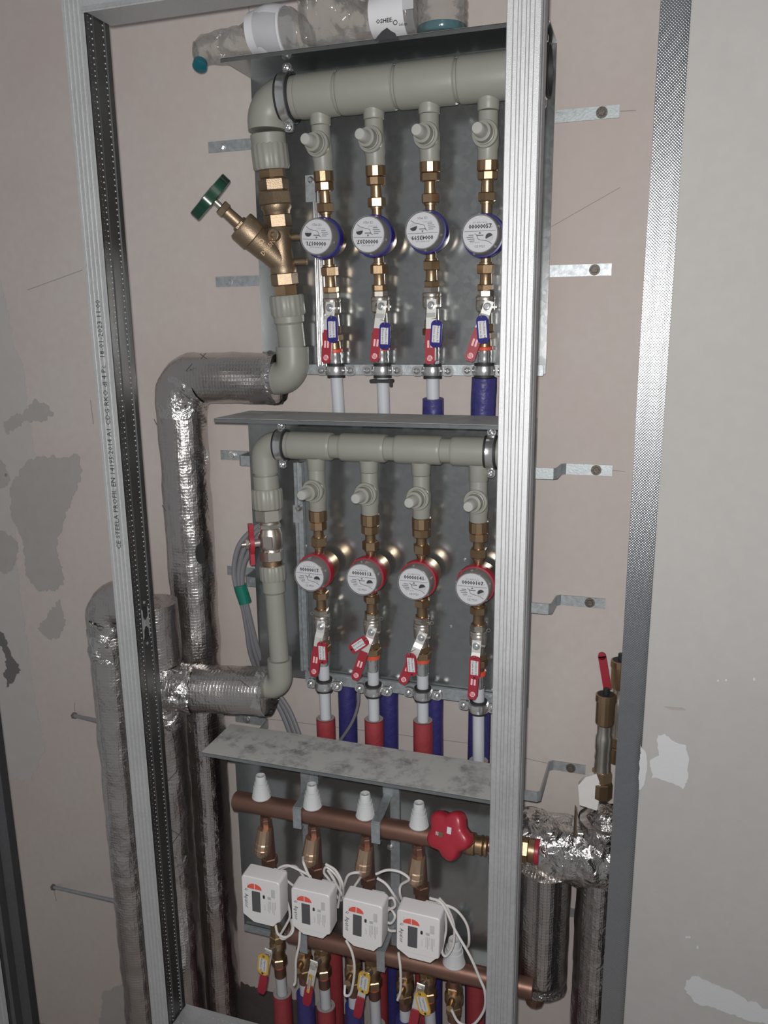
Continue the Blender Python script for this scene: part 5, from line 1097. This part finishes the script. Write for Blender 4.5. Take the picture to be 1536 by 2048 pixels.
# white signal cables
def cable(pts, lab, r=0.0024, grp='white signal cables of the heat meters'):
    P = [at(x, y, Y) for (x, y, Y) in pts]
    o = MB().tube(bez(P, 8), r, 8).build('signal_cable', 'white_cable'); tag(o, lab, 'cable', grp)
Yc = -0.222
cable([(563, 1760, Yc), (555, 1740, Yc), (575, 1731, Yc), (602, 1742, Yc), (622, 1756, Yc), (612, 1778, Yc+.02), (585, 1770, Yc+.03), (560, 1742, Yc+.03), (590, 1733, Yc+.03), (615, 1765, Yc+.03)], 'white cable coil between the first and second heat meters')
cable([(560, 1810, Yc), (572, 1800, Yc), (580, 1830, Yc), (572, 1850, Yc), (560, 1872, Yc), (570, 1877, Yc), (584, 1860, Yc), (582, 1840, Yc+.02)], 'white cable loop below and right of the first heat meter')
cable([(551, 1850, Yc), (556, 1868, Yc-.01), (572, 1874, Yc-.01), (586, 1862, Yc-.005), (584, 1838, Yc+.01)], 'white cable looping out under the first heat meter')
cable([(606, 1715, -0.205), (608, 1728, Yc), (622, 1758, Yc), (640, 1775, Yc+.02)], 'white cable rising from the second filter valve')
cable([(651, 1728, Yc), (672, 1742, Yc), (686, 1772, Yc), (684, 1800, Yc+.03), (672, 1790, Yc+.03), (660, 1762, Yc+.02), (648, 1745, Yc+.02), (655, 1735, Yc+.02), (680, 1765, Yc+.02), (676, 1815, Yc+.03)], 'white cable coil between the second and third heat meters')
cable([(664, 1820, Yc+.01), (672, 1770, Yc+.015), (655, 1740, Yc+.015), (668, 1760, Yc+.015), (690, 1800, Yc+.02)], 'white cable strand beside the second heat meter')
cable([(688, 1772, Yc+.01), (697, 1750, Yc), (716, 1745, Yc), (722, 1752, Yc+.02), (708, 1775, Yc+.02), (704, 1792, Yc+.02)], 'white cable arching above the third heat meter')
cable([(752, 1748, Yc), (775, 1740, Yc), (800, 1744, Yc), (818, 1758, Yc), (802, 1770, Yc+.01), (800, 1788, Yc+.01), (808, 1808, Yc+.02)], 'white cable arching between the third and fourth filter valves')
cable([(754, 1756, Yc), (772, 1768, Yc), (788, 1790, Yc), (800, 1808, Yc+.02)], 'white cable slanting down from the third filter valve')
cable([(768, 1800, Yc), (785, 1796, Yc), (790, 1812, Yc), (775, 1822, Yc), (770, 1840, Yc), (782, 1846, Yc), (790, 1832, Yc), (778, 1816, Yc+.01), (768, 1826, Yc+.02), (776, 1858, Yc+.02), (792, 1862, Yc+.02)], 'white cable knot between the third and fourth heat meters')
cable([(878, 1796, Yc), (896, 1818, Yc), (908, 1852, Yc), (906, 1890, Yc), (892, 1912, Yc), (884, 1900, Yc), (892, 1860, Yc+.01), (888, 1820, Yc+.01), (872, 1800, Yc+.01)], 'white cable loop on the right side of the fourth heat meter')
cable([(880, 1806, Yc), (912, 1820, Yc), (934, 1850, Yc), (938, 1885, Yc), (932, 1898, Yc+.02)], 'wide white cable arc right of the fourth heat meter')
cable([(860, 1796, Yc), (885, 1808, Yc-.01), (910, 1860, Yc-.02), (940, 1912, Yc-.03), (960, 1958, Yc-.03), (970, 1985, Yc-.03), (968, 2020, Yc-.02), (945, 2050, Yc-.01), (918, 2045, Yc), (903, 2020, Yc)], 'long white cable hanging down to the right of the fourth heat meter')
cable([(600, 1862, Yc-.005), (598, 1890, Yc-.01), (592, 1920, Yc-.01), (591, 1960, Yc), (588, 1970, Yc)], 'white sensor lead hanging below the second heat meter')
cable([(692, 1880, Yc-.005), (704, 1905, Yc-.01), (709, 1940, Yc-.01), (702, 1985, Yc), (690, 1990, Yc), (690, 1970, Yc+.01)], 'white sensor lead hooking round below the third heat meter')
cable([(797, 1905, Yc-.005), (801, 1940, Yc-.01), (801, 1980, Yc-.005), (795, 2000, Yc)], 'white sensor lead hanging straight below the fourth heat meter')

# ================================================================ PLASTIC BOTTLES ON THE TOP SHELF
ZS = Z1t+0.0008
def loft(rings): # rings: list of (centre, u, v, ru, rv); noise crumple
    mb = MB(); n = 40; vs_ = []; fs2 = []
    for i, (c, u, v, a, b, cr) in enumerate(rings):
        for j in range(n):
            t = 2*math.pi*j/n; p = c+u*(a*math.cos(t))+v*(b*math.sin(t)); q = p*38; o = (noise.noise(q)+0.5*noise.noise(q*2.2))*cr
            p = p+(p-c).normalized()*o
            p.z = max(p.z, ZS+0.0004); vs_.append(p)
    m_ = len(rings)
    for i in range(m_-1):
        for j in range(n): fs2.append((i*n+j, i*n+(j+1) % n, (i+1)*n+(j+1) % n, (i+1)*n+j))
    fs2 += [tuple(range(n-1, -1, -1)), tuple((m_-1)*n+j for j in range(n))]
    return mb.add(vs_, fs2)
def lerp_rings(keys, k=8):
    out = []
    for a, b in zip(keys[:-1], keys[1:]):
        for j in range(k):
            t = j/k; s = t*t*(3-2*t); out.append((a[0].lerp(b[0], t), a[1], a[2], a[3]+(b[3]-a[3])*s, a[4]+(b[4]-a[4])*s, a[5]))
    out.append(keys[-1]); return out
YBt = -0.105; FY = V((0, 1, 0))
def c_(x, y, Y=YBt): return at(x, y, Y)
# crushed bottle lying along the shelf, neck hanging over the left end
t = thing('plastic_bottle', V((c_(540, 100).x, YBt, ZS)), 'crushed clear plastic bottle with white label lying at the left end of the top shelf', 'bottle', 'empty plastic bottles on the top shelf')
rg = lerp_rings([(c_(390, 104), FY, UP, 0.010, 0.016, 0.003), (c_(410, 100), FY, UP, 0.020, 0.022, 0.004), (c_(450, 93), FY, UP, 0.028, 0.024, 0.005), (c_(488, 88), FY, UP, 0.030, 0.022, 0.004), (c_(508, 70), FY, UP, 0.032, 0.030, 0.003), (c_(545, 62), FY, UP, 0.034, 0.036, 0.002), (c_(585, 62), FY, UP, 0.034, 0.034, 0.002), (c_(608, 70), FY, UP, 0.032, 0.028, 0.004), (c_(622, 74), FY, UP, 0.020, 0.018, 0.003)])
for r_ in rg: pass
mbt = loft(rg); mbt.build('shell', 'pet', t, smooth=60)
lab = loft(lerp_rings([(c_(507, 69, YBt-0.001), FY, UP, 0.0345, 0.0315, 0.0005), (c_(545, 61, YBt-0.001), FY, UP, 0.036, 0.038, 0.0005), (c_(574, 62, YBt-0.001), FY, UP, 0.036, 0.037, 0.0005)])).build('label', 'paper', t, smooth=60)
lp = loft(lerp_rings([(c_(523, 66, YBt-0.002), FY, UP, 0.0362, 0.0325, 0.0005), (c_(545, 63, YBt-0.002), FY, UP, 0.0366, 0.0360, 0.0005), (c_(569, 64, YBt-0.002), FY, UP, 0.0364, 0.0355, 0.0005)])).build('label_print', 'ink_pale', lab, smooth=60)
nk = c_(404, 112, YBt-0.012); nd = (c_(398, 138, YBt-0.030)-nk).normalized()
MB().lathe(nk, nd, [(0, 0.016), (0.012, 0.011), (0.018, 0.010), (0.022, 0.0115)], 20, cap=False).build('neck', 'pet', t)
MB().lathe(nk+nd*0.016, nd, [(0, 0.0118), (0.009, 0.0120), (0.010, 0.010)], 20).build('neck_ring', 'teal_liquid', t)
# second crumpled bottle with branded label
t = thing('plastic_bottle', V((c_(700, 70).x, YBt, ZS)), 'crumpled clear bottle with OSHEE label lying in the middle of the top shelf', 'bottle', 'empty plastic bottles on the top shelf')
rg = lerp_rings([(c_(604, 30), FY, UP, 0.020, 0.040, 0.004), (c_(622, 28), FY, UP, 0.033, 0.046, 0.006), (c_(660, 30), FY, UP, 0.036, 0.044, 0.007), (c_(700, 40), FY, UP, 0.036, 0.034, 0.007), (c_(728, 46), FY, UP, 0.034, 0.026, 0.005), (c_(750, 38), FY, UP, 0.034, 0.029, 0.002), (c_(785, 30), FY, UP, 0.034, 0.034, 0.001), (c_(820, 25), FY, UP, 0.034, 0.034, 0.001), (c_(835, 26), FY, UP, 0.028, 0.028, 0.002)])
loft(rg).build('shell', 'pet', t, smooth=60)
lab = loft(lerp_rings([(c_(750, 38, YBt-0.001), FY, UP, 0.0355, 0.0305, 0.0004), (c_(785, 30, YBt-0.001), FY, UP, 0.0355, 0.0355, 0.0004), (c_(818, 25, YBt-0.001), FY, UP, 0.0355, 0.0355, 0.0004)])).build('label', 'paper', t, smooth=60)
tx = MB(); yl = YBt-0.0385
d_ = (c_(818, 47, yl)-c_(752, 42, yl)).normalized()
tx.text('OSHEE', at(767.5, 42, yl), XX, UP, 0.0084); tx.text('OSHEE', at(767.9, 42, yl), XX, UP, 0.0084); tx.text('OSHEE', at(767.7, 41.6, yl), XX, UP, 0.0084); tx.text('|', at(784.5, 42, yl), XX, UP, 0.006); tx.text('LaLiga', at(806, 48, yl), XX, UP, 0.0055)
tx.lathe(at(790.5, 45, yl), FR, [(0, 0.0024), (0.0002, 0.0035)], 16, cap=False)
tx.build('lettering', 'ink', lab, smooth=0, recalc=False)
MB().plate(at(797, 6, yl+0.004), XX, UP, rrect(0.046, 0.020, 0.001), 0.0003, FR).build('label_print', 'ink_pale', lab, smooth=0)
pc = MB(); pc.plate(at(774, 64, yl-0.001), XX, UP, [(-0.020, -0.010), (0.016, -0.010), (0.013, -0.003), (0.006, 0.001), (0.000, 0.006), (-0.008, 0.002), (-0.015, -0.004)], 0.0003, FR); pc.build('label_picture', 'ink', lab, smooth=0)
# standing bottle with teal drink
xb_ = c_(884, 30).x; 
t = thing('plastic_bottle', V((xb_, YBt, ZS)), 'upright clear bottle with a little teal drink, rightmost on the top shelf', 'bottle', 'empty plastic bottles on the top shelf')
prb = [(0.0, 0.030), (0.002, 0.036), (0.006, 0.0385), (0.020, 0.039), (0.024, 0.0375), (0.028, 0.039), (0.034, 0.039), (0.038, 0.0372), (0.042, 0.0388), (0.048, 0.0388), (0.052, 0.0370), (0.056, 0.0385), (0.09, 0.0382), (0.14, 0.036), (0.17, 0.022), (0.19, 0.013), (0.21, 0.013)]
MB().lathe(V((xb_, YBt, ZS)), UP, prb, 40).build('shell', 'pet', t, smooth=60)
MB().lathe(V((xb_, YBt, ZS)), UP, [(0.0008, 0.028), (0.0028, 0.0350), (0.0065, 0.0374), (0.014, 0.0378)], 40).build('drink', 'teal_liquid', t)
MB().lathe(V((xb_, YBt, ZS+0.205)), UP, [(0, 0.0145), (0.013, 0.0145), (0.014, 0.013)], 24).build('cap', 'teal_liquid', t)
